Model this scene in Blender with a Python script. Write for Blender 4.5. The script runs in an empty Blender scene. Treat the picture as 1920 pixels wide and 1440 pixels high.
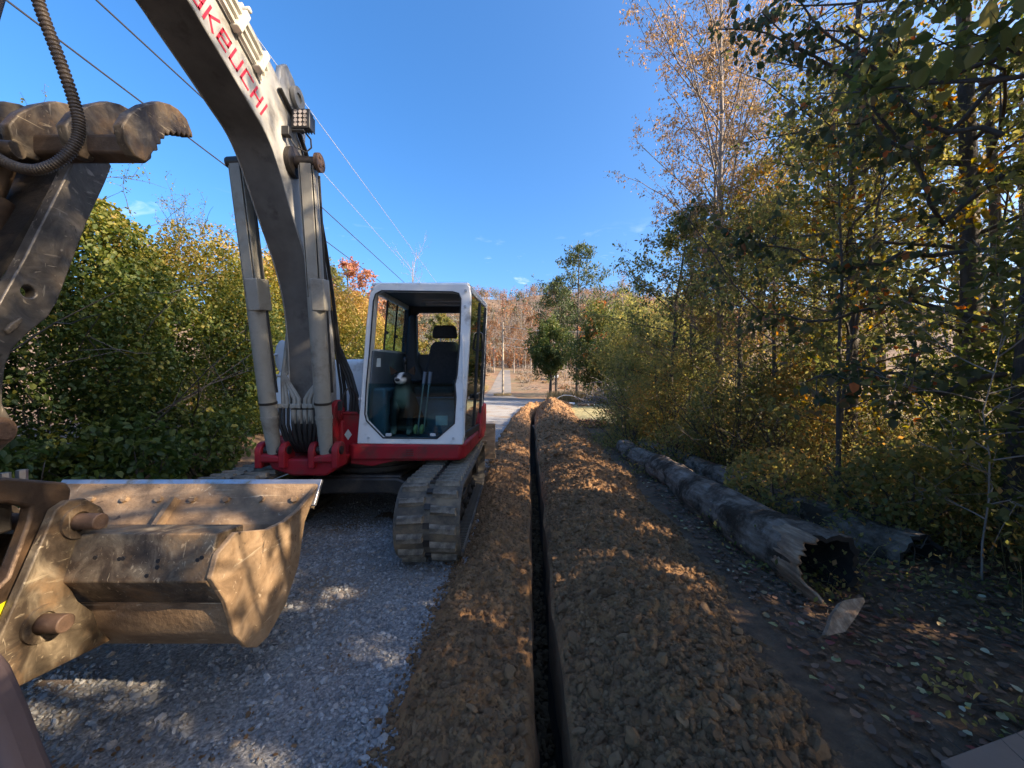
import bpy, bmesh, math, random
import numpy as np
from mathutils import Vector, Matrix, Quaternion

# ------------------------------------------------------------------ camera, sky, sun, exposure
SC = bpy.context.scene
COL = SC.collection
CAMH = 1.5
FPX = 723.0
cam_d = bpy.data.cameras.new('camera')
cam_d.sensor_fit = 'HORIZONTAL'
cam_d.sensor_width = 36.0
cam_d.lens = 36.0 * FPX / 1920.0
cam_d.clip_start = 0.02
cam_d.clip_end = 3000
cam = bpy.data.objects.new('camera', cam_d)
cam.location = (0, 0, CAMH)
cam.rotation_euler = (math.radians(90), 0, 0)
COL.objects.link(cam)
SC.camera = cam

SUN_EL = math.radians(29)
SUN_AZ = math.radians(20)          # how far behind the +x axis the sun stands
SUN = Vector((math.cos(SUN_EL) * math.cos(SUN_AZ), -math.cos(SUN_EL) * math.sin(SUN_AZ), math.sin(SUN_EL)))
SKY_STRENGTH = 0.15
SUN_STRENGTH = 5.0
SC.view_settings.view_transform = 'Standard'
SC.view_settings.look = 'None'
SC.view_settings.gamma = 1.0
SC.view_settings.exposure = 1.38
SC.view_settings.use_curve_mapping = False

world = bpy.data.worlds.new('World')
SC.world = world
world.use_nodes = True
wt = world.node_tree
wt.nodes.clear()
w_out = wt.nodes.new('ShaderNodeOutputWorld')
w_bg = wt.nodes.new('ShaderNodeBackground')
w_sky = wt.nodes.new('ShaderNodeTexSky')
w_sky.sky_type = 'NISHITA'
w_sky.sun_disc = False
w_sky.sun_elevation = SUN_EL
w_sky.sun_rotation = math.atan2(SUN.x, SUN.y)
w_sky.altitude = 300
w_sky.air_density = 1.0
w_sky.dust_density = 5.0
w_sky.ozone_density = 5.0
w_bg.inputs['Strength'].default_value = SKY_STRENGTH
# a few thin wisps of cloud low over the far hills
w_tc = wt.nodes.new('ShaderNodeTexCoord')
w_map = wt.nodes.new('ShaderNodeMapping')
w_map.inputs['Scale'].default_value = (3.0, 3.0, 11.0)
w_map.inputs['Rotation'].default_value = (0, 0.5, 0)
w_noise = wt.nodes.new('ShaderNodeTexNoise')
w_noise.inputs['Scale'].default_value = 3.2
w_noise.inputs['Detail'].default_value = 8
w_noise.inputs['Roughness'].default_value = 0.62
w_noise.inputs['Distortion'].default_value = 0.5
w_ramp = wt.nodes.new('ShaderNodeValToRGB')
w_ramp.color_ramp.elements[0].position = 0.60
w_ramp.color_ramp.elements[0].color = (0, 0, 0, 1)
w_ramp.color_ramp.elements[1].position = 0.86
w_ramp.color_ramp.elements[1].color = (1, 1, 1, 1)
w_sep = wt.nodes.new('ShaderNodeSeparateXYZ')
w_el = wt.nodes.new('ShaderNodeMapRange')
w_el.inputs['From Min'].default_value = 0.38
w_el.inputs['From Max'].default_value = 0.22
w_mul = wt.nodes.new('ShaderNodeMath'); w_mul.operation = 'MULTIPLY'
w_mix = wt.nodes.new('ShaderNodeMixRGB')
w_mix.inputs['Color2'].default_value = (5.2, 5.4, 5.8, 1)
wl = wt.links.new
wl(w_tc.outputs['Generated'], w_map.inputs['Vector'])
wl(w_map.outputs['Vector'], w_noise.inputs['Vector'])
wl(w_noise.outputs['Fac'], w_ramp.inputs['Fac'])
wl(w_tc.outputs['Generated'], w_sep.inputs['Vector'])
wl(w_sep.outputs['Z'], w_el.inputs['Value'])
wl(w_ramp.outputs['Color'], w_mul.inputs[0])
wl(w_el.outputs['Result'], w_mul.inputs[1])
wl(w_mul.outputs[0], w_mix.inputs['Fac'])
w_hs = wt.nodes.new('ShaderNodeHueSaturation'); w_hs.inputs['Saturation'].default_value = 1.22
wl(w_sky.outputs['Color'], w_hs.inputs['Color'])
wl(w_hs.outputs['Color'], w_mix.inputs['Color1'])
wl(w_mix.outputs['Color'], w_bg.inputs['Color'])
wl(w_bg.outputs['Background'], w_out.inputs['Surface'])

sun_d = bpy.data.lights.new('sun', 'SUN')
sun_d.energy = SUN_STRENGTH
sun_d.angle = math.radians(0.53)
sun_d.color = (1.0, 0.82, 0.59)
sun_o = bpy.data.objects.new('sun', sun_d)
sun_o.rotation_euler = SUN.to_track_quat('Z', 'Y').to_euler()
sun_o.location = SUN * 60
COL.objects.link(sun_o)
SC.cycles.max_bounces = 8
SC.cycles.transparent_max_bounces = 16
SC.cycles.use_denoising = True

# ------------------------------------------------------------------ helpers
def lin(r, g, b):
    f = lambda c: c / 12.92 if c <= 0.04045 else ((c + 0.055) / 1.055) ** 2.4
    return (f(r / 255), f(g / 255), f(b / 255))

def P(px, py, d):                   # point at distance d seen at a pixel of the 1920 x 1440 photograph
    return Vector(((px - 960) / FPX * d, d, CAMH - (py - 720) / FPX * d))

def tag(o, label=None, cat=None, group=None, kind=None):
    if label: o['label'] = label
    if cat: o['category'] = cat
    if group: o['group'] = group
    if kind: o['kind'] = kind
    return o

def empty(name, loc=(0, 0, 0), rz=0.0):
    o = bpy.data.objects.new(name, None)
    o.location = loc
    o.rotation_euler = (0, 0, rz)
    o.empty_display_size = 0.2
    COL.objects.link(o)
    return o

def children_of(o):
    return list(o.children)

def copy_tree(o, parent=None, mesh_map=None):
    c = o.copy()
    COL.objects.link(c)
    if parent is not None:
        c.parent = parent
        c.matrix_parent_inverse = o.matrix_parent_inverse.copy()
    for ch in children_of(o):
        copy_tree(ch, c)
    return c

def link_mesh(name, me, mat, parent=None, bevel=0, smooth=None, segs=2):
    o = bpy.data.objects.new(name, me)
    COL.objects.link(o)
    if mat is not None:
        for m in (mat if isinstance(mat, (list, tuple)) else [mat]):
            me.materials.append(m)
    if parent is not None:
        o.parent = parent
    if smooth is not None:
        me.shade_smooth()
        me.set_sharp_from_angle(angle=math.radians(smooth))
    if bevel:
        b = o.modifiers.new('edge', 'BEVEL')
        b.width = bevel; b.segments = segs; b.limit_method = 'ANGLE'; b.angle_limit = math.radians(35)
        b.harden_normals = False
    return o

def frames_along(pts):
    """unit tangents and a stable pair of normals along a polyline (n,3)"""
    pts = np.asarray(pts, float)
    t = np.gradient(pts, axis=0)
    t /= np.linalg.norm(t, axis=1, keepdims=True) + 1e-12
    ref = np.array([0, 0, 1.0]) if abs(t[0][2]) < 0.9 else np.array([1.0, 0, 0])
    u = np.empty_like(t); v = np.empty_like(t)
    for i in range(len(pts)):
        a = ref - t[i] * ref.dot(t[i])
        n = np.linalg.norm(a)
        if n < 1e-6:
            a = np.array([0.3, 0.9, 0.1]); a -= t[i] * a.dot(t[i]); n = np.linalg.norm(a)
        u[i] = a / n
        v[i] = np.cross(t[i], u[i])
        ref = u[i]
    return t, u, v

class MB:
    """collects plain shapes and links them as ONE mesh object"""
    def __init__(s):
        s.v = []; s.f = []; s.m = []
    def add(s, vs, fs, mi=0):
        k = len(s.v)
        s.v.extend([tuple(map(float, p)) for p in vs])
        s.f.extend([tuple(i + k for i in f) for f in fs])
        s.m.extend([mi] * len(fs))
        return s
    def box(s, c, size, rot=None, mi=0, taper=None):
        cx, cy, cz = c; a, b, h = [q / 2 for q in size]
        pts = [Vector((x * a, y * b, z * h)) for z in (-1, 1) for x, y in ((-1, -1), (1, -1), (1, 1), (-1, 1))]
        if taper:
            for i in range(4, 8):
                pts[i].x *= taper[0]; pts[i].y *= taper[1]
        if rot is not None:
            R = rot if isinstance(rot, Matrix) else Matrix.Rotation(rot[2], 3, 'Z') @ Matrix.Rotation(rot[1], 3, 'Y') @ Matrix.Rotation(rot[0], 3, 'X')
            pts = [R @ p for p in pts]
        pts = [p + Vector(c) for p in pts]
        return s.add(pts, [(0, 3, 2, 1), (4, 5, 6, 7), (0, 1, 5, 4), (1, 2, 6, 5), (2, 3, 7, 6), (3, 0, 4, 7)], mi)
    def prism(s, prof, x0, x1, mi=0):
        """a (y,z) outline pushed from x0 to x1"""
        n = len(prof)
        vs = [(x0, y, z) for y, z in prof] + [(x1, y, z) for y, z in prof]
        fs = [tuple(range(n))[::-1], tuple(range(n, 2 * n))]
        fs += [(i, (i + 1) % n, n + (i + 1) % n, n + i) for i in range(n)]
        return s.add(vs, fs, mi)
    def prism_xz(s, prof, y0, y1, mi=0):
        n = len(prof)
        vs = [(x, y0, z) for x, z in prof] + [(x, y1, z) for x, z in prof]
        fs = [tuple(range(n)), tuple(range(n, 2 * n))[::-1]]
        fs += [((i + 1) % n, i, n + i, n + (i + 1) % n) for i in range(n)]
        return s.add(vs, fs, mi)
    def prism_xy(s, prof, z0, z1, mi=0):
        n = len(prof)
        vs = [(x, y, z0) for x, y in prof] + [(x, y, z1) for x, y in prof]
        fs = [tuple(range(n))[::-1], tuple(range(n, 2 * n))]
        fs += [(i, (i + 1) % n, n + (i + 1) % n, n + i) for i in range(n)]
        return s.add(vs, fs, mi)
    def tube(s, pts, r, n=8, cap=True, mi=0):
        pts = np.asarray([tuple(p) for p in pts], float)
        m = len(pts)
        r = np.broadcast_to(np.asarray(r, float), (m,)) if np.ndim(r) == 0 else np.interp(np.linspace(0, 1, m), np.linspace(0, 1, len(r)), r)
        t, u, v = frames_along(pts)
        a = np.arange(n) * 2 * math.pi / n
        ring = pts[:, None, :] + r[:, None, None] * (np.cos(a)[None, :, None] * u[:, None, :] + np.sin(a)[None, :, None] * v[:, None, :])
        vs = ring.reshape(-1, 3)
        fs = [(i * n + j, i * n + (j + 1) % n, (i + 1) * n + (j + 1) % n, (i + 1) * n + j) for i in range(m - 1) for j in range(n)]
        if cap:
            fs += [tuple(range(n))[::-1], tuple(range((m - 1) * n, m * n))]
        return s.add(vs, fs, mi)
    def ring_tube(s, p0, p1, r_out, r_in, n=20, mi=0):
        """a hollow sleeve"""
        pts = np.asarray([tuple(p0), tuple(p1)], float)
        t, u, v = frames_along(pts)
        a = np.arange(n) * 2 * math.pi / n
        d = np.cos(a)[:, None] * u[0] + np.sin(a)[:, None] * v[0]
        vs = np.concatenate([pts[0] + r_out * d, pts[1] + r_out * d, pts[1] + r_in * d, pts[0] + r_in * d])
        fs = [(k * n + j, k * n + (j + 1) % n, ((k + 1) % 4) * n + (j + 1) % n, ((k + 1) % 4) * n + j) for k in range(4) for j in range(n)]
        return s.add(vs, fs, mi)
    def ball(s, c, r, nu=10, nv=7, mi=0):
        r = (r, r, r) if not hasattr(r, '__len__') else r
        vs = [(c[0], c[1], c[2] + r[2])]
        for i in range(1, nv):
            th = math.pi * i / nv
            for j in range(nu):
                ph = 2 * math.pi * j / nu
                vs.append((c[0] + r[0] * math.sin(th) * math.cos(ph), c[1] + r[1] * math.sin(th) * math.sin(ph), c[2] + r[2] * math.cos(th)))
        vs.append((c[0], c[1], c[2] - r[2]))
        fs = [(0, 1 + j, 1 + (j + 1) % nu) for j in range(nu)]
        for i in range(nv - 2):
            fs += [(1 + i * nu + j, 1 + (i + 1) * nu + j, 1 + (i + 1) * nu + (j + 1) % nu, 1 + i * nu + (j + 1) % nu) for j in range(nu)]
        k = len(vs) - 1
        fs += [(k, 1 + (nv - 2) * nu + (j + 1) % nu, 1 + (nv - 2) * nu + j) for j in range(nu)]
        return s.add(vs, fs, mi)
    def mesh(s, name):
        me = bpy.data.meshes.new(name)
        me.from_pydata(s.v, [], s.f)
        if any(s.m):
            me.polygons.foreach_set('material_index', s.m)
        me.update()
        bm = bmesh.new(); bm.from_mesh(me)
        bmesh.ops.recalc_face_normals(bm, faces=bm.faces)
        bm.to_mesh(me); bm.free()
        return me
    def build(s, name, mat, parent=None, bevel=0, smooth=40, segs=2):
        return link_mesh(name, s.mesh(name), mat, parent, bevel, smooth, segs)

def mesh_np(name, V, F, mat, parent=None, smooth=False, attrs=None, kind=None):
    """big mesh from arrays; F is (n,4) or (n,3)"""
    V = np.ascontiguousarray(V, np.float32); F = np.ascontiguousarray(F, np.int32)
    me = bpy.data.meshes.new(name)
    me.vertices.add(len(V)); me.vertices.foreach_set('co', V.ravel())
    n, k = F.shape
    me.loops.add(n * k); me.loops.foreach_set('vertex_index', F.ravel())
    me.polygons.add(n)
    me.polygons.foreach_set('loop_start', np.arange(0, n * k, k, dtype=np.int32))
    me.polygons.foreach_set('loop_total', np.full(n, k, np.int32))
    me.update(calc_edges=True)
    if smooth:
        me.polygons.foreach_set('use_smooth', np.ones(n, bool))
    for nm, dom, arr in (attrs or []):
        a = me.attributes.new(nm, 'FLOAT', dom)
        a.data.foreach_set('value', np.ascontiguousarray(arr, np.float32))
    o = bpy.data.objects.new(name, me)
    COL.objects.link(o)
    for m in (mat if isinstance(mat, (list, tuple)) else [mat]):
        me.materials.append(m)
    if parent is not None: o.parent = parent
    if kind: o['kind'] = kind
    return o

# vectorised value noise
_NR = np.random.RandomState(7)
_TAB = _NR.rand(64, 64, 64).astype(np.float32)
def vnoise(x, y, z=0.0):
    x, y, z = np.broadcast_arrays(np.asarray(x, float), np.asarray(y, float), np.asarray(z, float))
    xi = np.floor(x).astype(int); yi = np.floor(y).astype(int); zi = np.floor(z).astype(int)
    fx = x - xi; fy = y - yi; fz = z - zi
    fx = fx * fx * (3 - 2 * fx); fy = fy * fy * (3 - 2 * fy); fz = fz * fz * (3 - 2 * fz)
    g = lambda a, b, c: _TAB[(xi + a) & 63, (yi + b) & 63, (zi + c) & 63]
    l = lambda a, b, t: a + (b - a) * t
    return l(l(l(g(0, 0, 0), g(1, 0, 0), fx), l(g(0, 1, 0), g(1, 1, 0), fx), fy),
             l(l(g(0, 0, 1), g(1, 0, 1), fx), l(g(0, 1, 1), g(1, 1, 1), fx), fy), fz) * 2 - 1
def fbm(x, y, z=0.0, oct=4, gain=0.5):
    s = 0; a = 1
    for i in range(oct):
        s = s + a * vnoise(np.asarray(x) * 2 ** i + 17 * i, np.asarray(y) * 2 ** i + 5 * i, np.asarray(z) * 2 ** i + 9 * i)
        a *= gain
    return s

# ------------------------------------------------------------------ materials
def new_mat(name):
    m = bpy.data.materials.new(name); m.use_nodes = True
    nt = m.node_tree; nt.nodes.clear()
    out = nt.nodes.new('ShaderNodeOutputMaterial')
    return m, nt, out

def ramp_node(nt, stops, interp='LINEAR'):
    r = nt.nodes.new('ShaderNodeValToRGB')
    r.color_ramp.interpolation = interp
    e = r.color_ramp.elements
    while len(e) < len(stops): e.new(0.5)
    for q, (p, c) in zip(e, stops):
        q.position = p; q.color = (*c, 1) if len(c) == 3 else c
    return r

def noise_node(nt, scale, detail=6, rough=0.6, coord='Object', dist=0.0, stretch=None):
    tc = nt.nodes.new('ShaderNodeTexCoord')
    n = nt.nodes.new('ShaderNodeTexNoise')
    n.inputs['Scale'].default_value = scale; n.inputs['Detail'].default_value = detail
    n.inputs['Roughness'].default_value = rough; n.inputs['Distortion'].default_value = dist
    if stretch:
        mp = nt.nodes.new('ShaderNodeMapping'); mp.inputs['Scale'].default_value = stretch
        nt.links.new(tc.outputs[coord], mp.inputs['Vector']); nt.links.new(mp.outputs['Vector'], n.inputs['Vector'])
    else:
        nt.links.new(tc.outputs[coord], n.inputs['Vector'])
    return n

def mat_surface(name, stops, scale=6, rough=0.6, metal=0.0, bump=0.0, bump_scale=40, detail=8, dirt=None, dirt_scale=3, dirt_range=(0.5, 0.7),
                rough2=None, stretch=None, dist=0.0, scratch=None, spec=0.5, bump_dist=0.02, coat=0):
    """noise-coloured principled surface, with optional dirt patches and scratches"""
    m, nt, out = new_mat(name)
    L = nt.links.new
    b = nt.nodes.new('ShaderNodeBsdfPrincipled')
    n = noise_node(nt, scale, detail, 0.62, stretch=stretch, dist=dist)
    r = ramp_node(nt, stops)
    L(n.outputs['Fac'], r.inputs['Fac'])
    col = r.outputs['Color']
    for sc_col, sc_scale, sc_thr, sc_str in (scratch or []):
        sn = noise_node(nt, sc_scale, 3, 0.55, stretch=sc_str, dist=1.5)
        sr = ramp_node(nt, [(sc_thr, (0, 0, 0)), (sc_thr + 0.05, (1, 1, 1))])
        L(sn.outputs['Fac'], sr.inputs['Fac'])
        mx = nt.nodes.new('ShaderNodeMixRGB'); mx.inputs['Color2'].default_value = (*sc_col, 1)
        L(sr.outputs['Color'], mx.inputs['Fac']); L(col, mx.inputs['Color1']); col = mx.outputs['Color']
    if dirt:
        dn = noise_node(nt, dirt_scale, 9, 0.68)
        dr = ramp_node(nt, [(dirt_range[0], (0, 0, 0)), (dirt_range[1], (1, 1, 1))])
        L(dn.outputs['Fac'], dr.inputs['Fac'])
        mx = nt.nodes.new('ShaderNodeMixRGB'); mx.inputs['Color2'].default_value = (*dirt, 1)
        L(dr.outputs['Color'], mx.inputs['Fac']); L(col, mx.inputs['Color1']); col = mx.outputs['Color']
        if rough2 is not None:
            rr = nt.nodes.new('ShaderNodeMapRange'); rr.inputs['To Min'].default_value = rough; rr.inputs['To Max'].default_value = rough2
            L(dr.outputs['Color'], rr.inputs['Value']); L(rr.outputs['Result'], b.inputs['Roughness'])
    L(col, b.inputs['Base Color'])
    if not (dirt and rough2 is not None): b.inputs['Roughness'].default_value = rough
    b.inputs['Metallic'].default_value = metal
    b.inputs['Specular IOR Level'].default_value = spec
    if coat: b.inputs['Coat Weight'].default_value = coat
    if bump:
        bn = noise_node(nt, bump_scale, 8, 0.65)
        bp = nt.nodes.new('ShaderNodeBump'); bp.inputs['Strength'].default_value = bump; bp.inputs['Distance'].default_value = bump_dist
        L(bn.outputs['Fac'], bp.inputs['Height']); L(bp.outputs['Normal'], b.inputs['Normal'])
    L(b.outputs['BSDF'], out.inputs['Surface'])
    return m

def mat_plain(name, c, rough=0.5, metal=0.0, spec=0.5):
    return mat_surface(name, [(0.3, [q * 0.85 for q in c]), (0.7, [min(1, q * 1.12) for q in c])], 9, rough, metal, spec=spec)

def mat_leaf(name, stops, trans=0.45, rough=0.55):
    """leaf colour from the 'tint' each leaf carries; light passes through"""
    m, nt, out = new_mat(name)
    L = nt.links.new
    at = nt.nodes.new('ShaderNodeAttribute'); at.attribute_name = 'tint'
    r = ramp_node(nt, stops)
    L(at.outputs['Fac'], r.inputs['Fac'])
    b = nt.nodes.new('ShaderNodeBsdfPrincipled'); b.inputs['Roughness'].default_value = rough
    b.inputs['Specular IOR Level'].default_value = 0.35
    t = nt.nodes.new('ShaderNodeBsdfTranslucent')
    hs = nt.nodes.new('ShaderNodeHueSaturation'); hs.inputs['Saturation'].default_value = 1.15; hs.inputs['Value'].default_value = 1.5
    mx = nt.nodes.new('ShaderNodeMixShader'); mx.inputs['Fac'].default_value = trans
    L(r.outputs['Color'], b.inputs['Base Color']); L(r.outputs['Color'], hs.inputs['Color']); L(hs.outputs['Color'], t.inputs['Color'])
    L(b.outputs['BSDF'], mx.inputs[1]); L(t.outputs['BSDF'], mx.inputs[2]); L(mx.outputs['Shader'], out.inputs['Surface'])
    return m

def mat_stone(name, stops, rough=0.85, bump=0.3):
    """pieces scattered by hand: each takes its own colour"""
    m, nt, out = new_mat(name)
    L = nt.links.new
    oi = nt.nodes.new('ShaderNodeObjectInfo')
    n = noise_node(nt, 25, 5, 0.6)
    ad = nt.nodes.new('ShaderNodeMath'); ad.operation = 'MULTIPLY_ADD'; ad.inputs[1].default_value = 0.35; ad.inputs[2].default_value = -0.17
    a2 = nt.nodes.new('ShaderNodeMath'); a2.operation = 'ADD'; a2.use_clamp = True
    L(n.outputs['Fac'], ad.inputs[0]); L(ad.outputs[0], a2.inputs[0]); L(oi.outputs['Random'], a2.inputs[1])
    r = ramp_node(nt, stops)
    L(a2.outputs[0], r.inputs['Fac'])
    b = nt.nodes.new('ShaderNodeBsdfPrincipled'); b.inputs['Roughness'].default_value = rough
    L(r.outputs['Color'], b.inputs['Base Color'])
    if bump:
        bn = noise_node(nt, 60, 6, 0.7)
        bp = nt.nodes.new('ShaderNodeBump'); bp.inputs['Strength'].default_value = bump; bp.inputs['Distance'].default_value = 0.01
        L(bn.outputs['Fac'], bp.inputs['Height']); L(bp.outputs['Normal'], b.inputs['Normal'])
    L(b.outputs['BSDF'], out.inputs['Surface'])
    return m

def mat_glass(name, tint=(0.80, 0.86, 0.86), gloss=0.07):
    m, nt, out = new_mat(name)
    L = nt.links.new
    t = nt.nodes.new('ShaderNodeBsdfTransparent'); t.inputs['Color'].default_value = (*tint, 1)
    g = nt.nodes.new('ShaderNodeBsdfGlossy'); g.inputs['Roughness'].default_value = 0.03; g.inputs['Color'].default_value = (0.9, 0.95, 1, 1)
    f = nt.nodes.new('ShaderNodeFresnel'); f.inputs['IOR'].default_value = 1.45
    a = nt.nodes.new('ShaderNodeMath'); a.operation = 'ADD'; a.operation = 'MULTIPLY'; a.inputs[1].default_value = gloss; a.use_clamp = True
    mx = nt.nodes.new('ShaderNodeMixShader')
    L(f.outputs['Fac'], a.inputs[0]); L(a.outputs[0], mx.inputs['Fac']); L(t.outputs['BSDF'], mx.inputs[1]); L(g.outputs['BSDF'], mx.inputs[2])
    L(mx.outputs['Shader'], out.inputs['Surface'])
    return m

M = {}
M['white'] = mat_surface('white_paint', [(0.3, (0.78, 0.79, 0.79)), (0.7, (0.86, 0.86, 0.85))], 5, 0.42, bump=0.05, dirt=(0.25, 0.2, 0.15), dirt_scale=4, dirt_range=(0.56, 0.76), rough2=0.75)
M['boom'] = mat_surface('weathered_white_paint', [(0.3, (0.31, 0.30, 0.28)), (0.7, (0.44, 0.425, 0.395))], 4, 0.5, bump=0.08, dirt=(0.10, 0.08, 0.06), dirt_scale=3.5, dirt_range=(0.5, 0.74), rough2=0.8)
M['boom_under'] = mat_surface('dark_boom_underside_paint', [(0.3, (0.085, 0.078, 0.07)), (0.7, (0.17, 0.158, 0.142))], 3, 0.7, bump=0.1, dirt=(0.05, 0.042, 0.036), dirt_scale=5, dirt_range=(0.55, 0.75))  # darker, rougher finish for the boom's underside plate
M['cylinder'] = mat_surface('dusty_grey_paint', [(0.3, (0.25, 0.23, 0.19)), (0.7, (0.37, 0.345, 0.29))], 4, 0.5, bump=0.06, dirt=(0.12, 0.085, 0.055), dirt_scale=4, dirt_range=(0.5, 0.75), rough2=0.8)
M['red'] = mat_surface('red_paint', [(0.3, (0.27, 0.012, 0.020)), (0.7, (0.38, 0.02, 0.028))], 4, 0.45, spec=0.25, bump=0.04, dirt=(0.10, 0.045, 0.035), dirt_scale=5, dirt_range=(0.48, 0.72), rough2=0.75)
M['steel'] = mat_surface('worn_brown_steel', [(0.28, (0.03, 0.022, 0.016)), (0.45, (0.085, 0.06, 0.04)), (0.58, (0.19, 0.145, 0.095)), (0.76, (0.42, 0.33, 0.215))], 7, 0.5, 0.15, bump=0.25, bump_scale=30,
                         dirt=(0.27, 0.16, 0.075), dirt_scale=4.5, dirt_range=(0.5, 0.68), rough2=0.75, dist=1.2, scratch=[((0.40, 0.32, 0.21), 34, 0.655, (1, .10, .8)), ((0.36, 0.29, 0.20), 46, 0.665, (1, 1.0, .10)), ((0.33, 0.26, 0.17), 44, 0.65, (1, .3, .5))])
M['plate'] = mat_surface('scratched_grey_steel', [(0.28, (0.05, 0.042, 0.036)), (0.52, (0.14, 0.12, 0.10)), (0.75, (0.26, 0.225, 0.185))], 8, 0.4, 0.35, bump=0.12, bump_scale=50,
                         dirt=(0.10, 0.06, 0.035), dirt_scale=3.5, dirt_range=(0.5, 0.72), rough2=0.6, dist=1.5, scratch=[((0.36, 0.31, 0.25), 42, 0.655, (1, .14, .6)), ((0.33, 0.29, 0.23), 55, 0.665, (1, .8, .12)), ((0.30, 0.25, 0.19), 34, 0.665, (1, .4, .4)), ((0.025, 0.022, 0.018), 12, 0.65, (1, .7, .4))])
M['earthy'] = mat_surface('earth_rubbed_steel', [(0.3, (0.17, 0.105, 0.058)), (0.5, (0.30, 0.195, 0.11)), (0.72, (0.45, 0.31, 0.19))], 5, 0.6, 0.05, bump=0.35, bump_scale=35, dirt=(0.075, 0.05, 0.032), dirt_scale=3, dirt_range=(0.52, 0.74), dist=1.0, stretch=(0.6, 1.2, 1.6), scratch=[((0.55, 0.42, 0.28), 20, 0.655, (.10, 1, 1)), ((0.50, 0.40, 0.28), 26, 0.67, (1, .1, .8)), ((0.11, 0.07, 0.042), 22, 0.665, (.3, 1, .5))])
M['edge'] = mat_surface('polished_cutting_edge', [(0.3, (0.42, 0.42, 0.45)), (0.7, (0.6, 0.6, 0.63))], 8, 0.33, 0.85, bump=0.08, dirt=(0.4, 0.26, 0.13), dirt_scale=6, dirt_range=(0.55, 0.7))
M['rustpin'] = mat_surface('rusty_pin_steel', [(0.3, (0.07, 0.042, 0.028)), (0.6, (0.15, 0.09, 0.06)), (0.75, (0.22, 0.15, 0.105))], 14, 0.6, 0.2, bump=0.25)
M['rubber'] = mat_surface('muddy_rubber', [(0.3, (0.045, 0.04, 0.034)), (0.7, (0.10, 0.088, 0.07))], 6, 0.8, bump=0.35, bump_scale=30, dirt=(0.21, 0.165, 0.11), dirt_scale=5, dirt_range=(0.45, 0.65))
M['lug'] = mat_surface('worn_rubber_lug', [(0.3, (0.07, 0.06, 0.048)), (0.7, (0.15, 0.13, 0.10))], 9, 0.8, bump=0.6, bump_scale=25, dirt=(0.36, 0.31, 0.24), dirt_scale=6, dirt_range=(0.40, 0.66))
M['black'] = mat_plain('black_plastic', (0.02, 0.021, 0.024), 0.45)
M['trim'] = mat_plain('dark_cab_trim', (0.035, 0.042, 0.055), 0.6)
M['grey_trim'] = mat_plain('grey_cab_panel', (0.12, 0.15, 0.19), 0.55)
M['hose'] = mat_plain('black_hose', (0.022, 0.021, 0.021), 0.5)
M['conduit'] = mat_surface('brown_conduit', [(0.3, (0.055, 0.04, 0.03)), (0.7, (0.12, 0.09, 0.065))], 12, 0.45)
M['pipe_cream'] = mat_surface('cream_pipe_paint', [(0.3, (0.5, 0.47, 0.39)), (0.7, (0.66, 0.63, 0.54))], 8, 0.4, dirt=(0.26, 0.2, 0.14), dirt_scale=10, dirt_range=(0.55, 0.75))
M['seat'] = mat_surface('dark_seat_fabric', [(0.3, (0.022, 0.023, 0.027)), (0.7, (0.045, 0.045, 0.05))], 30, 0.9, bump=0.3, bump_scale=120)
M['glass'] = mat_glass('clear_glass', (0.86, 0.91, 0.9), 0.4)
M['teal_glass'] = mat_glass('teal_tinted_glass', (0.60, 0.78, 0.80), 0.35)
M['green_glass'] = mat_glass('dark_door_glass', (0.42, 0.55, 0.5), 1.6)
M['dark_steel'] = mat_surface('dark_greasy_steel', [(0.3, (0.018, 0.015, 0.013)), (0.7, (0.05, 0.042, 0.035))], 9, 0.5, 0.3, bump=0.2, dirt=(0.09, 0.065, 0.045), dirt_scale=6, dirt_range=(0.5, 0.7))
M['brown_steel'] = mat_surface('brown_coupler_steel', [(0.25, (0.045, 0.028, 0.02)), (0.6, (0.13, 0.085, 0.055)), (0.8, (0.22, 0.16, 0.11))], 7, 0.42, 0.4, bump=0.2, dirt=(0.17, 0.10, 0.055), dirt_scale=4, dirt_range=(0.5, 0.7), dist=1.0)
M['decal_red'] = mat_plain('red_lettering', (0.62, 0.02, 0.04), 0.4)
M['decal_pale'] = mat_plain('pale_sticker', (0.55, 0.6, 0.57), 0.5)
M['decal_yellow'] = mat_plain('yellow_sticker', (0.85, 0.75, 0.02), 0.45)
M['mirror'] = mat_plain('mirror_back_paint', (0.5, 0.52, 0.54), 0.35)
M['lens'] = mat_surface('lamp_reflector', [(0.3, (0.5, 0.42, 0.4)), (0.7, (0.8, 0.74, 0.72))], 30, 0.15, 0.8)
M['lever'] = mat_plain('bare_lever_steel', (0.4, 0.4, 0.42), 0.3, 0.8)
M['brass'] = mat_plain('yellow_pedal', (0.6, 0.52, 0.2), 0.4)
# ------------------------------------------------------------------ ground, road, trench, spoil
rng = np.random.RandomState(11)

def sstep(a, b, x):
    t = np.clip((np.asarray(x, float) - a) / (b - a), 0, 1)
    return t * t * (3 - 2 * t)

def gz(x, y):
    x = np.asarray(x, float); y = np.asarray(y, float)
    h = np.interp(y, [-60, 46, 60, 85, 110, 150, 400], [0, 0, 0.6, 3.2, 5.4, 8.0, 12.0])
    bank = 0.35 * sstep(-4.3, -6.0, x) + 0.10 * sstep(2.0, 5.0, x) * (1 - sstep(13, 18, y))
    return h + bank

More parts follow.
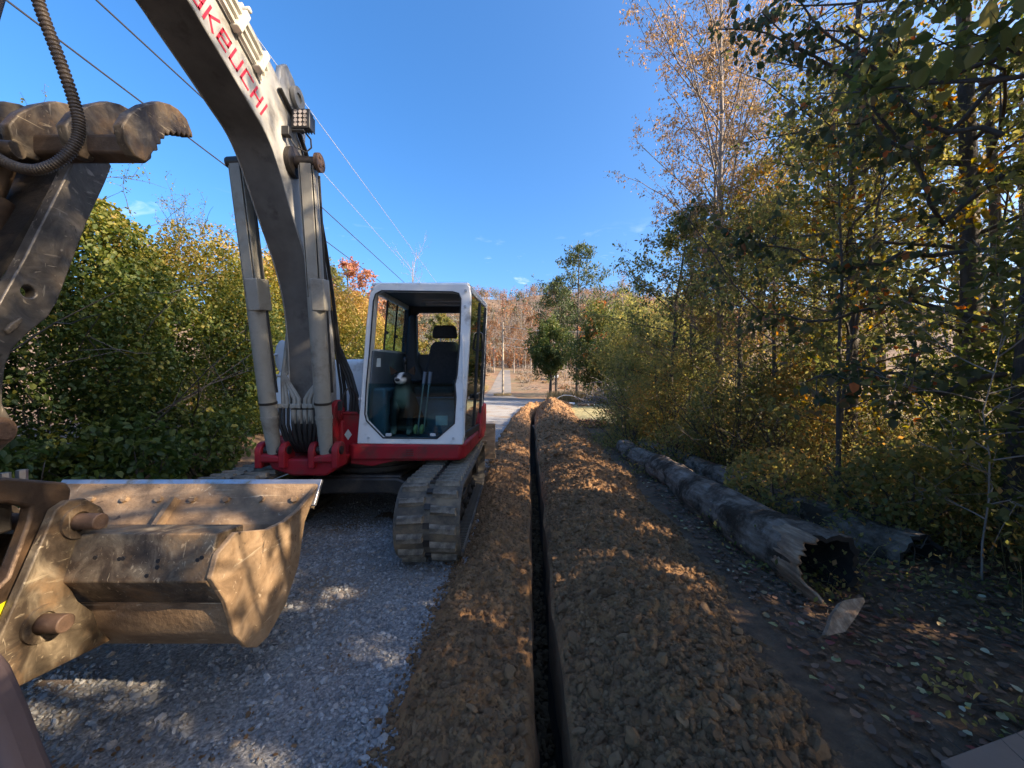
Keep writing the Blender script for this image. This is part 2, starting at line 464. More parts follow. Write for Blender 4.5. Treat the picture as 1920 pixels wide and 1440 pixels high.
def trench_left(y):
    return np.interp(y, [-4, 1.5, 6, 10, 14, 18, 22, 26, 29], [-0.15, 0.09, 0.28, 0.46, 0.66, 0.90, 1.30, 2.0, 2.9]) + 0.012 * fbm(np.asarray(y, float) * 1.3, 3.3, 0, 3)
def trench_width(y):
    return np.interp(y, [-4, 1.5, 6, 26, 27.5], [0.135, 0.135, 0.155, 0.17, 0.02]) * (1 + 0.10 * fbm(np.asarray(y, float) * 1.9, 7.7, 0, 3))
def road_right(y):
    return np.interp(y, [-10, 1.5, 3.2, 9.9, 12.5, 15.5, 19, 24, 28, 31, 34, 40], [-0.46, -0.45, -0.38, -0.32, -0.18, 0.05, 0.40, 1.15, 2.1, 4.6, 12, 26])

M['dirt'] = mat_surface('orange_dirt', [(0.3, (0.10, 0.06, 0.034)), (0.5, (0.20, 0.11, 0.055)), (0.72, (0.29, 0.17, 0.085))], 0.45, 0.95, bump=0.6, bump_scale=4, dirt=(0.15, 0.115, 0.055), dirt_scale=0.16, dirt_range=(0.47, 0.6), bump_dist=.1)
M['forest_floor'] = mat_surface('dark_leafy_soil', [(0.3, (0.08, 0.048, 0.027)), (0.55, (0.14, 0.085, 0.048)), (0.75, (0.22, 0.135, 0.075))], 9, 0.95, bump=0.9, bump_scale=28, dirt=(0.19, 0.125, 0.08), dirt_scale=2.0, dirt_range=(0.55, 0.75), bump_dist=0.03)
M['gravel_base'] = mat_surface('crushed_grey_gravel', [(0.34, (0.14, 0.135, 0.13)), (0.5, (0.29, 0.275, 0.258)), (0.66, (0.48, 0.455, 0.42))], 55, 0.9, bump=1.0, bump_scale=55, detail=4, dirt=(0.23, 0.15, 0.085), dirt_scale=0.9, dirt_range=(0.5, 0.66), bump_dist=0.02)
M['soil'] = mat_surface('loose_brown_soil', [(0.28, (0.16, 0.082, 0.034)), (0.5, (0.27, 0.14, 0.058)), (0.72, (0.40, 0.22, 0.095))], 7, 0.95, bump=0.9, bump_scale=45, bump_dist=0.02, dirt=(0.34, 0.18, 0.075), dirt_scale=1.5, dirt_range=(0.55, 0.75))
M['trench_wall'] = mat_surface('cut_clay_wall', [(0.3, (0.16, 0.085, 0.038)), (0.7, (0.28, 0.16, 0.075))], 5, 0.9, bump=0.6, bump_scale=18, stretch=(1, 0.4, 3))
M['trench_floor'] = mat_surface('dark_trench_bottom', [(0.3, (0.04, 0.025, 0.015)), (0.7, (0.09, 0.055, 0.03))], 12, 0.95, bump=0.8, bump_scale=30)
M['lawn'] = mat_surface('dry_lawn', [(0.3, (0.15, 0.15, 0.06)), (0.5, (0.28, 0.24, 0.11)), (0.7, (0.40, 0.32, 0.16))], 2.2, 0.95, bump=0.6, bump_scale=30)
M['stone'] = mat_stone('gravel_stone', [(0.0, (0.14, 0.14, 0.142)), (0.4, (0.225, 0.223, 0.222)), (0.75, (0.31, 0.306, 0.30)), (0.94, (0.42, 0.41, 0.40)), (1.0, (0.36, 0.26, 0.17))])
M['clod'] = mat_stone('soil_clod', [(0.0, (0.17, 0.092, 0.042)), (0.4, (0.24, 0.134, 0.062)), (0.85, (0.30, 0.172, 0.082)), (1.0, (0.35, 0.215, 0.11))], 0.95, 0.8)

def rows(spec):
    out = [spec[0][0]]
    for a, b, st in spec:
        n = max(1, int(round((b - a) / st)))
        out += list(np.linspace(a, b, n + 1)[1:])
    return np.array(out)

def grid_faces(nr, nc, off=0, skip=None):
    i, j = np.meshgrid(np.arange(nr - 1), np.arange(nc - 1), indexing='ij')
    a = (i * nc + j).ravel() + off
    F = np.stack([a, a + 1, a + nc + 1, a + nc], 1)
    return F

# the base ground with a slot cut for the trench
YS = rows([(-40, -4, 3), (-4, 30, 0.12), (30, 60, 2), (60, 160, 6), (160, 420, 20)])
offs = np.array([0, 0.1, 0.3, 0.6, 1.0, 1.5, 2, 2.7, 3.5, 4.5, 5, 5.6, 6.5, 8, 10, 14, 20, 30, 45, 70, 110, 180, 300, 420])
tl = trench_left(YS); tw = np.where((YS > -4.1) & (YS < 27.6), trench_width(YS), 0.0)
XL = tl[:, None] - offs[::-1][None]; XR = (tl + tw)[:, None] + offs[None]
VL = np.stack([XL, np.repeat(YS[:, None], len(offs), 1), gz(XL, YS[:, None])], -1).reshape(-1, 3)
VR = np.stack([XR, np.repeat(YS[:, None], len(offs), 1), gz(XR, YS[:, None])], -1).reshape(-1, 3)
FG = np.concatenate([grid_faces(len(YS), len(offs)), grid_faces(len(YS), len(offs), len(VL))])
ground = mesh_np('ground', np.concatenate([VL, VR]), FG, M['dirt'], smooth=True, kind='structure')

# narrow trench
YT = rows([(-4, 27.5, 0.12)])
def trench():
    a = trench_left(YT); w = trench_width(YT)
    n = len(YT)
    wob = lambda k, s: 0.014 * fbm(YT * 3 + k, k, s, 3)
    depth = -0.62 * sstep(28, 26, YT) - 0.02
    prof = []
    for x, z, k in ((a, 0.0 * YT, 0), (a + 0.004, -0.1 + 0 * YT, 1), (a + 0.006, depth * 0.55, 2), (a + 0.012, depth, 3),
                    (a + w * 0.5, depth - 0.02, 4), (a + w - 0.012, depth, 5), (a + w - 0.006, depth * 0.55, 6), (a + w - 0.003, -0.1 + 0 * YT, 7), (a + w, 0.0 * YT, 8)):
        jit = 0 if k in (0, 8) else 1
        prof.append(np.stack([x + wob(k * 3.1, 1) * jit, YT, z + gz(x, YT)], -1))
    V = np.stack(prof, 1).reshape(-1, 3)
    F = grid_faces(n, 9)
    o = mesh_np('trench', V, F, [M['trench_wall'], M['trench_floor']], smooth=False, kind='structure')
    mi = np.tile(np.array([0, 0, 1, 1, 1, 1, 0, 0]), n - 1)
    o.data.polygons.foreach_set('material_index', mi.astype(np.int32))
    return o
trench()

# gravel road
YR = rows([(-40, -8, 2), (-8, 8, 0.25), (8, 36, 0.5)])
def road_sheet():
    l = np.interp(YR, [-40, 20, 36], [-3.95, -3.95, -4.1]); r = road_right(YR)
    t = np.linspace(0, 1, 40)
    X = l[:, None] + (r - l)[:, None] * t[None]
    Y = np.repeat(YR[:, None], 40, 1)
    Z = gz(X, Y) + 0.012 + 0.012 * fbm(X * 0.9, Y * 0.9, 2, 3)
    Z[:, 0] -= 0.02
    V = np.stack([X, Y, Z], -1).reshape(-1, 3)
    return mesh_np('gravel_road', V, grid_faces(len(YR), 40), M['gravel_base'], smooth=True, kind='structure')
road_sheet()
# lane climbing away beyond the junction
M['lane'] = mat_surface('worn_tarmac_lane', [(0.3, (0.13, 0.115, 0.10)), (0.7, (0.22, 0.195, 0.17))], 1.2, 0.9, bump=0.3, bump_scale=20, dirt=(0.36, 0.24, 0.14), dirt_scale=0.4, dirt_range=(0.55, 0.7))
YQ = rows([(36, 112, 2)])
V = np.stack([np.stack([np.interp(YQ, [36, 60, 112], [-3.6, -3.3, -3.2]) + k * np.interp(YQ, [36, 40, 50, 112], [9, 4.2, 3.3, 2.6]) / 3, YQ, gz(0, YQ) + 0.015 + 0.012], -1) for k in range(4)], 1).reshape(-1, 3)
mesh_np('road', V, grid_faces(len(YQ), 4), M['lane'], smooth=True, kind='structure')

# spoil thrown out on both sides of the trench
YB = rows([(-2.5, 0.9, 0.1), (0.9, 4, 0.013), (4, 6, 0.024), (6, 12, 0.05), (12, 29, 0.12)])
def left_prof(x, y):
    a = road_right(y) - 0.05; b = trench_left(y)
    t = np.clip((x - a) / (b - a), 0, 1)
    H = np.interp(y, [0, 6, 10, 16, 22, 29], [0.10, 0.12, 0.16, 0.28, 0.34, 0.1])
    return gz(x, y) + H * np.power(np.clip(np.sin(math.pi * np.power(t, 0.85)), 0, 1), 0.75)
def right_prof(x, y):
    a = trench_left(y) + trench_width(y) + 0.0
    b = a + np.interp(y, [-2, 1.5, 3, 6, 12, 20, 29], [1.1, 1.12, 1.28, 1.42, 1.65, 1.9, 1.9])
    t = np.clip((x - a) / (b - a), 0, 1)
    H = np.interp(y, [-2, 2, 6, 10, 14, 20, 24, 29], [0.20, 0.22, 0.30, 0.36, 0.46, 0.72, 0.6, 0.12])
    H = H * (1 + np.interp(y, [4, 12], [.12, .32]) * fbm(y * .75, 1.7, 0, 3))
    s = np.clip(np.sin(math.pi * np.power(t, 0.80)), 0, 1); tri = np.clip(1 - np.abs(2 * np.power(t, 0.80) - 1), 0, 1)
    k = np.interp(y, [5, 12], [.2, .75])
    return gz(x, y) + H * ((1 - k) * np.power(s, 0.9) + k * np.power(tri, 0.95))
def lumps(x, y, edge):
    far = np.interp(y, [5, 14, 24], [1.0, 1.7, 2.4])
    big = 0.045 * fbm(x * 2.2, y * 2.2, 4, 3) * far
    mid = 0.032 * np.abs(fbm(x * 9, y * 9, 8, 3)) * far
    small = 0.020 * fbm(x * 30, y * 30, 3, 3) + 0.012 * np.abs(fbm(x * 17 + 4, y * 17, 6, 2))
    return (big + mid + small) * edge - 0.012 * edge
def spoil(name, prof, side):
    n = 56 if side < 0 else 110
    t = np.linspace(0, 1, n)
    if side < 0:
        a = road_right(YB) - 0.05 + 0.05 * fbm(YB * 1.3, 2, 0, 4); b = trench_left(YB)
    else:
        a = trench_left(YB) + trench_width(YB)
        b = a + np.interp(YB, [-2, 1.5, 3, 6, 12, 20, 29], [1.1, 1.12, 1.28, 1.42, 1.65, 1.9, 1.9]) + 0.08 * fbm(YB * 1.1, 8, 0, 4)
    X = a[:, None] + (b - a)[:, None] * t[None]; Y = np.repeat(YB[:, None], n, 1)
    edge = np.minimum(1, np.minimum(t / 0.03, (1 - t) / 0.03))[None]
    Z = prof(X, Y) + lumps(X, Y, edge) + 0.006
    Z[:, 0] -= 0.02 if side < 0 else 0.0; Z[:, -1] -= 0.02 if side > 0 else 0.0
    V = np.stack([X, Y, Z], -1).reshape(-1, 3)
    return mesh_np(name, V, grid_faces(len(YB), n), M['soil'], smooth=True, kind='structure')
spoil('soil_bank', left_prof, -1)
spoil('soil_bank', right_prof, 1)

# ground under the trees to the right of the spoil, and beside the hedge
def floor_patch(name, x0, x1, y0, y1, mat, amp, st, zoff, seed):
    xs = np.arange(x0, x1 + 1e-6, st); ys = np.arange(y0, y1 + 1e-6, st)
    X, Y = np.meshgrid(xs, ys)
    Z = gz(X, Y) + zoff + amp * fbm(X * 1.7 + seed, Y * 1.7, seed, 5) 
    ed = np.minimum.reduce([X - x0, x1 - X, Y - y0, y1 - Y])
    Z -= (zoff + amp * 1.4) * np.clip(1 - ed / 0.4, 0, 1)
    V = np.stack([X, Y, Z], -1).reshape(-1, 3)
    return mesh_np(name, V, grid_faces(len(ys), len(xs)), mat, smooth=True, kind='structure')
def floor_z(x, y):
    return gz(x, y) + 0.03 + 0.022 * fbm(np.asarray(x) * 1.7 + 3, np.asarray(y) * 1.7, 3, 5)
floor_patch('forest_floor', 0.75, 9.0, 0.4, 14.5, M['forest_floor'], 0.022, 0.06, 0.03, 3)
floor_patch('forest_ground', 8.8, 40, -30, 40, M['forest_floor'], 0.05, 0.5, 0.02, 5)
floor_patch('verge', -22, -3.95, -40, 40, M['forest_floor'], 0.05, 0.25, 0.03, 9)
floor_patch('forest_edge', 0.8, 8.9, -40, 0.5, M['forest_floor'], 0.03, 0.3, 0.02, 7)
floor_patch('lawn', 2.7, 26, 14.2, 34, M['lawn'], 0.03, 0.3, 0.02, 6)

# ------------------------------------------------------------------ scattered pieces nobody could count
def scatter(name, pts, scl, mat, seed, rough=0.35, squash=(1, 1, 0.7), sub=2, parent=None):
    r = np.random.RandomState(seed)
    n = len(pts)
    me = bpy.data.meshes.new(name)
    me.vertices.add(n); me.vertices.foreach_set('co', np.asarray(pts, np.float32).ravel())
    a = me.attributes.new('scl', 'FLOAT_VECTOR', 'POINT')
    S = np.asarray(scl)[:, None] * np.array(squash)[None] * r.uniform(0.7, 1.35, (n, 3))
    a.data.foreach_set('vector', S.astype(np.float32).ravel())
    b = me.attributes.new('rot', 'FLOAT_VECTOR', 'POINT')
    R = np.stack([r.normal(0, 0.5, n), r.normal(0, 0.5, n), r.uniform(0, 6.28, n)], 1)
    b.data.foreach_set('vector', R.astype(np.float32).ravel())
    o = bpy.data.objects.new(name, me); COL.objects.link(o)
    o['kind'] = 'stuff'
    ng = bpy.data.node_groups.new(name + '_scatter', 'GeometryNodeTree')
    ng.interface.new_socket('Geometry', in_out='INPUT', socket_type='NodeSocketGeometry')
    ng.interface.new_socket('Geometry', in_out='OUTPUT', socket_type='NodeSocketGeometry')
    N = ng.nodes.new; L = ng.links.new
    gi = N('NodeGroupInput'); go = N('NodeGroupOutput')
    join = N('GeometryNodeJoinGeometry')
    for k in range(4):
        ico = N('GeometryNodeMeshIcoSphere'); ico.inputs['Radius'].default_value = 1.0; ico.inputs['Subdivisions'].default_value = sub
        noi = N('ShaderNodeTexNoise'); noi.noise_dimensions = '4D'; noi.inputs['W'].default_value = seed * 3.7 + k * 11.3
        noi.inputs['Scale'].default_value = 0.9; noi.inputs['Detail'].default_value = 2.5
        sub_ = N('ShaderNodeVectorMath'); sub_.operation = 'SUBTRACT'; sub_.inputs[1].default_value = (0.5, 0.5, 0.5)
        mul = N('ShaderNodeVectorMath'); mul.operation = 'SCALE'; mul.inputs['Scale'].default_value = rough * 5
        sp = N('GeometryNodeSetPosition')
        sm = N('GeometryNodeSetMaterial'); sm.inputs['Material'].default_value = mat
        gi2 = N('GeometryNodeGeometryToInstance')
        L(noi.outputs['Color'], sub_.inputs[0]); L(sub_.outputs[0], mul.inputs[0]); L(mul.outputs[0], sp.inputs['Offset'])
        L(ico.outputs['Mesh'], sp.inputs['Geometry']); L(sp.outputs[0], sm.inputs['Geometry']); L(sm.outputs[0], gi2.inputs[0])
        L(gi2.outputs[0], join.inputs[0])
    ip = N('GeometryNodeInstanceOnPoints'); ip.inputs['Pick Instance'].default_value = True
    ra = N('FunctionNodeRandomValue'); ra.data_type = 'INT'
    ra.inputs[4].default_value = 0; ra.inputs[5].default_value = 3
    na = N('GeometryNodeInputNamedAttribute'); na.data_type = 'FLOAT_VECTOR'; na.inputs['Name'].default_value = 'rot'
    ns = N('GeometryNodeInputNamedAttribute'); ns.data_type = 'FLOAT_VECTOR'; ns.inputs['Name'].default_value = 'scl'
    L(gi.outputs[0], ip.inputs['Points']); L(join.outputs[0], ip.inputs['Instance'])
    L(ra.outputs[2], ip.inputs['Instance Index'])
    L(na.outputs['Attribute'], ip.inputs['Rotation']); L(ns.outputs['Attribute'], ip.inputs['Scale'])
    L(ip.outputs[0], go.inputs[0])
    md = o.modifiers.new('scatter', 'NODES'); md.node_group = ng
    return o

# gravel stones, densest near the camera
EARTHY = [(-1.22, 1.62, .26, .18, 60), (-.95, 2.0, .16, .16, 30), (-1.7, 1.5, .22, .10, 30)]
def gravel():
    r = np.random.RandomState(5)
    pts = []
    for y0, y1, dens in ((0.9, 2.6, 2600), (2.6, 4.2, 1700), (4.2, 7.5, 700), (7.5, 14, 120)):
        n = int((y1 - y0) * 3.45 * dens)
        y = r.uniform(y0, y1, n); x = r.uniform(-3.9, 0, n) 
        x = -3.9 + (x + 3.9) / 3.9 * (road_right(y) + 3.9 + 0.02)
        pt = fbm(x * 0.8, y * 0.8, 3, 3); keep = (pt > -0.15) | (r.rand(n) < 0.30)
        for cx, cy, rx, ry, _ in EARTHY: keep &= ~((((x - cx) / rx) ** 2 + ((y - cy) / ry) ** 2 < 1.2 + r.normal(0, .4, n)) & (r.rand(n) < .5))
        pts.append(np.stack([x, y], 1)[keep])
    p = np.concatenate(pts)
    z = gz(p[:, 0], p[:, 1]) + 0.012 + 0.012 * fbm(p[:, 0] * 0.9, p[:, 1] * 0.9, 2, 3) + 0.002
    s = np.clip(r.lognormal(math.log(0.0085), 0.42, len(p)), 0.004, 0.022)
    scatter('gravel', np.column_stack([p, z]), s, M['stone'], 3, rough=0.22, squash=(1.1, 0.9, 0.6), sub=1)
gravel()

def clods():
    r = np.random.RandomState(8)
    P_, S_ = [], []
    def put(n, y0, y1, smin, smed, smax, bias):
        y = y0 + (y1 - y0) * r.rand(n) ** bias
        side = r.rand(n) < 0.70
        aL = road_right(y) - 0.03; bL = trench_left(y) - 0.025
        aR = trench_left(y) + trench_width(y) + 0.03; bR = aR + np.interp(y, [-2, 1.5, 3, 6, 12, 20, 29], [1.15, 1.15, 1.3, 1.45, 1.65, 1.9, 1.9])
        t = r.rand(n)
        x = np.where(side, aR + (bR - aR) * t, aL + (bL - aL) * t)
        z = np.where(side, right_prof(x, y), left_prof(x, y))
        s = np.clip(r.lognormal(math.log(smed), 0.5, n), smin, smax)
        s = np.where(side, s, s * 0.8)
        ok = np.where(side, (x - s > aR - 0.02), (x + s < bL + 0.02))
        z = z + lumps(x, y, np.minimum(1, np.minimum(t / 0.03, (1 - t) / 0.03))) + s * 0.32
        P_.append(np.stack([x, y, z], 1)[ok]); S_.append(s[ok])
    put(90000, 0.9, 6.5, 0.0025, 0.0055, 0.012, 1.5)
    put(11000, 0.9, 6.5, 0.007, 0.0105, 0.022, 1.6)
    put(420, 1.0, 5.0, 0.016, 0.022, 0.038, 1.5)
    put(9000, 6.5, 26, 0.008, 0.016, 0.05, 1.4)
    # crumbs that rolled on to the gravel, and earth trodden into it
    n = 5200; y = 0.9 + 9 * r.rand(n) ** 1.6; x = road_right(y) - .02 - np.abs(r.normal(0, .055, n))
    P_.append(np.stack([x, y, gz(x, y) + .022], 1)); S_.append(np.clip(r.lognormal(math.log(.0055), .5, n), .002, .018))
    for cx, cy, rx, ry, n in EARTHY:
        a = r.uniform(0, 6.28, n); q = np.sqrt(r.rand(n)) * (1 + .3 * r.normal(0, 1, n)); x = cx + rx * q * np.cos(a); y = cy + ry * q * np.sin(a)
        P_.append(np.stack([x, y, gz(x, y) + .024], 1)); S_.append(np.clip(r.lognormal(math.log(.0042), .5, n), .002, .010))
    scatter('soil_clods', np.concatenate(P_), np.concatenate(S_), M['clod'], 9, rough=0.42, squash=(1.2, 0.9, 0.75), sub=2)
clods()
def fallen():
    r = np.random.RandomState(19); y = r.uniform(1.0, 9, 1400); x = trench_left(y) + trench_width(y) * r.uniform(.12, .88, 1400)
    scatter('fallen_soil', np.stack([x, y, np.full(1400, -.62)], 1), np.clip(r.lognormal(math.log(.012), .5, 1400), .004, .035), M['clod'], 12, rough=.4)
fallen()
# ------------------------------------------------------------------ vegetation
# gaps in the canopy: (point where a patch of sun falls, its radius, how clear the gap is)
SUNV = np.array(SUN)
GAPS = [((-2.0, 2.1, .75), .75, .99), ((-1.75, 1.56, .72), .42, .96), ((-1.35, 1.58, .72), .3, .95), ((-1.4, 1.75, .5), .30, .9), ((-1.62, 1.60, 2.58), .36, .96), ((-2.0, 1.55, 2.5), .25, .9), ((-1.80, 1.47, 1.9), .26, .9), ((-1.8, 1.66, 2.32), .2, .9),
        ((-1.83, 2.35, 3.75), .55, .97), ((-1.83, 2.85, 3.6), .36, .95), ((-1.83, 1.8, 3.95), .5, .95), ((-1.72, 3.25, 2.75), .12, .95), ((-1.70, 3.38, 2.15), .07, .95), ((-2.2, 3.33, 2.55), .11, .95), ((-2.2, 3.45, 1.95), .07, .95),
        ((-1.75, 3.55, 1.30), .06, .95), ((-2.23, 3.55, 1.15), .05, .9), ((-0.93, 4.82, 1.80), .13, .95), ((-.46, 3.9, 1.5), .05, .95), ((-.50, 3.9, 1.2), .05, .95), ((-.45, 3.9, 2.0), .05, .95),
        ((-.12, 2.35, .1), .10, .9), ((-.2, 3.3, .1), .07, .9), ((.62, 3.0, .2), .06, .9), ((1.45, 3.6, .2), .12, .85),
        ((-1.5, 1.6, 0), .22, .8), ((-1.15, 1.5, 0), .2, .8), ((1.55, 6.2, .3), .5, .85), ((-.1, 6.3, .1), .28, .9), ((-.15, 8, .1), .45, .9), ((1.6, 8, .3), .5, .85)]
def sun_keep(p, r):
    keep = np.ones(len(p), bool)
    rd = r.rand(len(p))
    for c, rad, pr in GAPS:
        rel = p - np.array(c); t = rel @ SUNV
        q = rel - t[:, None] * SUNV
        d = np.sqrt((q ** 2).sum(1))
        w = rad * (1 + .45 * fbm(q[:, 0] * 1.4 / rad + c[0] * 7, q[:, 1] * 1.4 / rad + c[1] * 3, q[:, 2] * 1.4 / rad, 2))
        keep &= ~((t > .4) & (d < w) & (rd < pr))
    t = p[:, 2] / SUNV[2]; g = p - t[:, None] * SUNV
    road = (g[:, 1] > 12.8) & (g[:, 1] < 34) & (g[:, 0] > -4.4) & (g[:, 0] < 3.0) & (fbm(g[:, 1] * .55, g[:, 0] * .08, 3, 2) > -.28)
    keep &= ~(road & (rd < .9))
    t = (p[:, 0] + 5.0) / SUNV[0]; h = p - t[:, None] * SUNV
    hedge = (h[:, 2] > 3.75 - (h[:, 1] - 4.76) * 1.0 + .5 * fbm(h[:, 1] * 1.3, h[:, 2] * 1.3, 5, 2)) & (h[:, 2] > .3) & (h[:, 2] < 5.5) & (h[:, 1] > 2.5)
    keep &= ~(hedge & (h[:, 1] < 10.5) & (rd < .93))
    keep &= ~(hedge & (h[:, 1] >= 10.5) & (p[:, 2] > 3.5) & (rd < .72))
    t = (p[:, 0] - 4.5) / SUNV[0]; f = p - t[:, None] * SUNV       # light reaching the tangle at the front of the wood
    wood = (p[:, 0] > 5.6) & (f[:, 1] > 3.2) & (f[:, 1] < 11) & (f[:, 2] > .1) & (f[:, 2] < 3.6) & (fbm(f[:, 1] * 1.1, f[:, 2] * 1.1, 9, 3) > -.55)
    keep &= ~(wood & (rd < .85))
    high = (p[:, 0] > 6.6) & (f[:, 1] > 3.2) & (f[:, 1] < 11) & (f[:, 2] >= 3.6) & (f[:, 2] < 8)
    keep &= ~(high & (rd < .6))
    return keep

def leaf_arrays(r, Pn, size, droop=0.3, shape='oval', width=0.55, up=0.5):
    n = len(Pn)
    a = r.normal(0, 1, (n, 3)); a[:, 2] -= droop * 2
    a /= np.linalg.norm(a, axis=1, keepdims=True)
    nn = r.normal(0, 1, (n, 3)); nn[:, 2] = np.abs(nn[:, 2]) + up
    s = np.cross(nn, a); s /= np.linalg.norm(s, axis=1, keepdims=True) + 1e-9
    nn = np.cross(a, s)
    size = np.asarray(size)[:, None]
    w = size * width * 0.5
    if shape == 'quad':
        V = np.stack([Pn, Pn + a * size * 0.5 + s * w, Pn + a * size, Pn + a * size * 0.5 - s * w], 1).reshape(-1, 3)
        F = np.arange(4 * n).reshape(n, 4)
        return V, F, 1
    lift = nn * w * 0.35
    V = np.stack([Pn, Pn + a * size * 0.28 + s * w * 0.95 + lift, Pn + a * size * 0.68 + s * w * 0.8 + lift, Pn + a * size - nn * w * 0.3,
                  Pn + a * size * 0.68 - s * w * 0.8 + lift, Pn + a * size * 0.28 - s * w * 0.95 + lift], 1).reshape(-1, 3)
    b = 6 * np.arange(n)[:, None]
    F = np.concatenate([b + np.array([[0, 1, 2, 3]]), b + np.array([[0, 3, 4, 5]])], 1).reshape(-1, 4)
    return V, F, 2

def leaves(name, r, Pn, size, tint, mat, parent=None, droop=0.3, shape='oval', width=0.55, up=0.5, kind=None):
    V, F, k = leaf_arrays(r, Pn, size, droop, shape, width, up)
    return mesh_np(name, V, F, mat, parent, attrs=[('tint', 'FACE', np.repeat(np.clip(tint, 0, 1), k))], kind=kind)

def tubes(name, lines, mat, parent=None, kind=None):
    """lines: (points (m,3), radius start, radius end, sides) joined into one branching mesh"""
    Vs, Fs, off = [], [], 0
    for pts, r0, r1, n in lines:
        pts = np.asarray(pts, float); m = len(pts)
        t, u, v = frames_along(pts)
        a = np.arange(n) * 2 * math.pi / n
        rr = np.linspace(r0, r1, m)[:, None, None]
        V = (pts[:, None] + rr * (np.cos(a)[None, :, None] * u[:, None] + np.sin(a)[None, :, None] * v[:, None])).reshape(-1, 3)
        i, j = np.meshgrid(np.arange(m - 1), np.arange(n), indexing='ij')
        F = np.stack([i * n + j, i * n + (j + 1) % n, (i + 1) * n + (j + 1) % n, (i + 1) * n + j], -1).reshape(-1, 4) + off
        Vs.append(V); Fs.append(F); off += len(V)
    return mesh_np(name, np.concatenate(Vs), np.concatenate(Fs), mat, parent, smooth=True, kind=kind)

def curve(r, p, d, length, n=5, wob=0.18, bend=(0, 0, 0)):
    d = np.asarray(d, float); d = d / np.linalg.norm(d)
    pts = [np.asarray(p, float)]
    for i in range(n - 1):
        d = d + r.normal(0, wob, 3) * 0.6 + np.asarray(bend) / n
        d = d / np.linalg.norm(d)
        pts.append(pts[-1] + d * length / (n - 1))
    return np.array(pts), d

def skeleton(r, h, tr, z0=0.25, nprim=26, plen=1.5, up=0.6, nsec=6, ntwig=4, lean=(0, 0), shape='oval', droop=0.0, sec_len=0.45, twig_len=0.35, trunk_wob=0.05, top=1.0):
    lines = []
    tz = np.linspace(0, 1, 9)
    tp = np.stack([lean[0] * tz ** 1.3 + np.cumsum(r.normal(0, trunk_wob, 9)) * tz, lean[1] * tz ** 1.3 + np.cumsum(r.normal(0, trunk_wob, 9)) * tz, h * tz], 1)
    lines.append((tp, tr, tr * 0.16, 8))
    twigs = []
    az = r.rand() * 6.28
    for i in range(nprim):
        t = z0 + (1 - z0) * (i + r.rand() * 0.6) / nprim
        t = min(t, 0.99)
        az += 2.4 + r.normal(0, 0.3)
        f = {'oval': math.sin(math.pi * min(1, (t - z0) / (1 - z0) * 0.82 + 0.16)), 'cone': 1.05 - (t - z0) / (1 - z0), 'vase': 0.45 + 0.6 * t}[shape]
        L = plen * max(0.18, f) * r.uniform(0.75, 1.2)
        p = np.array([np.interp(t, tz, tp[:, k]) for k in range(3)])
        e = up * r.uniform(0.7, 1.3)
        d = np.array([math.cos(az) * math.cos(e), math.sin(az) * math.cos(e), math.sin(e)])
        pr, _ = curve(r, p, d, L, 6, 0.13, (0, 0, -droop))
        rr = max(0.006, tr * 0.36 * (1 - 0.6 * t) * (L / plen) ** 0.5)
        lines.append((pr, rr, rr * 0.3, 5))
        for k in range(nsec):
            s = r.uniform(0.25, 1.0); q = np.array([np.interp(s, np.linspace(0, 1, 6), pr[:, c]) for c in range(3)])
            d2 = (pr[-1] - pr[0]) / L + r.normal(0, 0.6, 3); d2[2] += 0.1
            sc, _ = curve(r, q, d2, L * sec_len * r.uniform(0.5, 1.2), 4, 0.2, (0, 0, -droop * 1.3))
            lines.append((sc, max(0.003, rr * 0.4), 0.002, 3))
            for m in range(ntwig):
                s2 = r.uniform(0.2, 1.0); q2 = np.array([np.interp(s2, np.linspace(0, 1, 4), sc[:, c]) for c in range(3)])
                d3 = r.normal(0, 0.7, 3) + d2 * 0.6; d3[2] -= droop
                tw, _ = curve(r, q2, d3, twig_len * r.uniform(0.4, 1.2), 3, 0.2, (0, 0, -droop))
                lines.append((tw, 0.0025, 0.001, 3))
                twigs.append(tw)
    return lines, twigs

def twig_points(r, twigs, k, jit=0.03):
    T = np.asarray(twigs)                       # (n,3,3)
    n = len(T)
    t = r.rand(n, k) * 2
    i = np.clip(t.astype(int), 0, 1); f = (t - i)[..., None]
    idx = np.arange(n)[:, None]
    p = T[idx, i] * (1 - f) + T[idx, i + 1] * f
    return p.reshape(-1, 3) + r.normal(0, jit, (n * k, 3))

M['bark'] = mat_surface('grey_brown_bark', [(0.3, (0.045, 0.036, 0.03)), (0.6, (0.10, 0.082, 0.066)), (0.8, (0.17, 0.145, 0.12))], 14, 0.9, bump=0.8, bump_scale=30, stretch=(1, 1, 0.25))
M['pale_bark'] = mat_surface('pale_twig_bark', [(0.3, (0.16, 0.13, 0.11)), (0.7, (0.34, 0.29, 0.25))], 12, 0.85, bump=0.4, bump_scale=40, stretch=(1, 1, 0.3))
M['leaf_hedge'] = mat_leaf('hedge_leaf', [(0.0, (0.024, 0.042, 0.015)), (0.3, (0.055, 0.088, 0.022)), (0.55, (0.14, 0.155, 0.03)), (0.8, (0.29, 0.235, 0.045)), (1.0, (0.40, 0.25, 0.08))], 0.38)
M['leaf_gold'] = mat_leaf('golden_leaf', [(0.0, (0.035, 0.06, 0.015)), (0.3, (0.10, 0.12, 0.025)), (0.6, (0.24, 0.19, 0.035)), (0.85, (0.36, 0.2, 0.045)), (1.0, (0.36, 0.11, 0.035))], 0.5)
M['leaf_dark'] = mat_leaf('dark_evergreen_leaf', [(0.0, (0.022, 0.038, 0.014)), (0.5, (0.055, 0.085, 0.026)), (0.85, (0.12, 0.14, 0.04)), (1.0, (0.22, 0.19, 0.06))], 0.4)
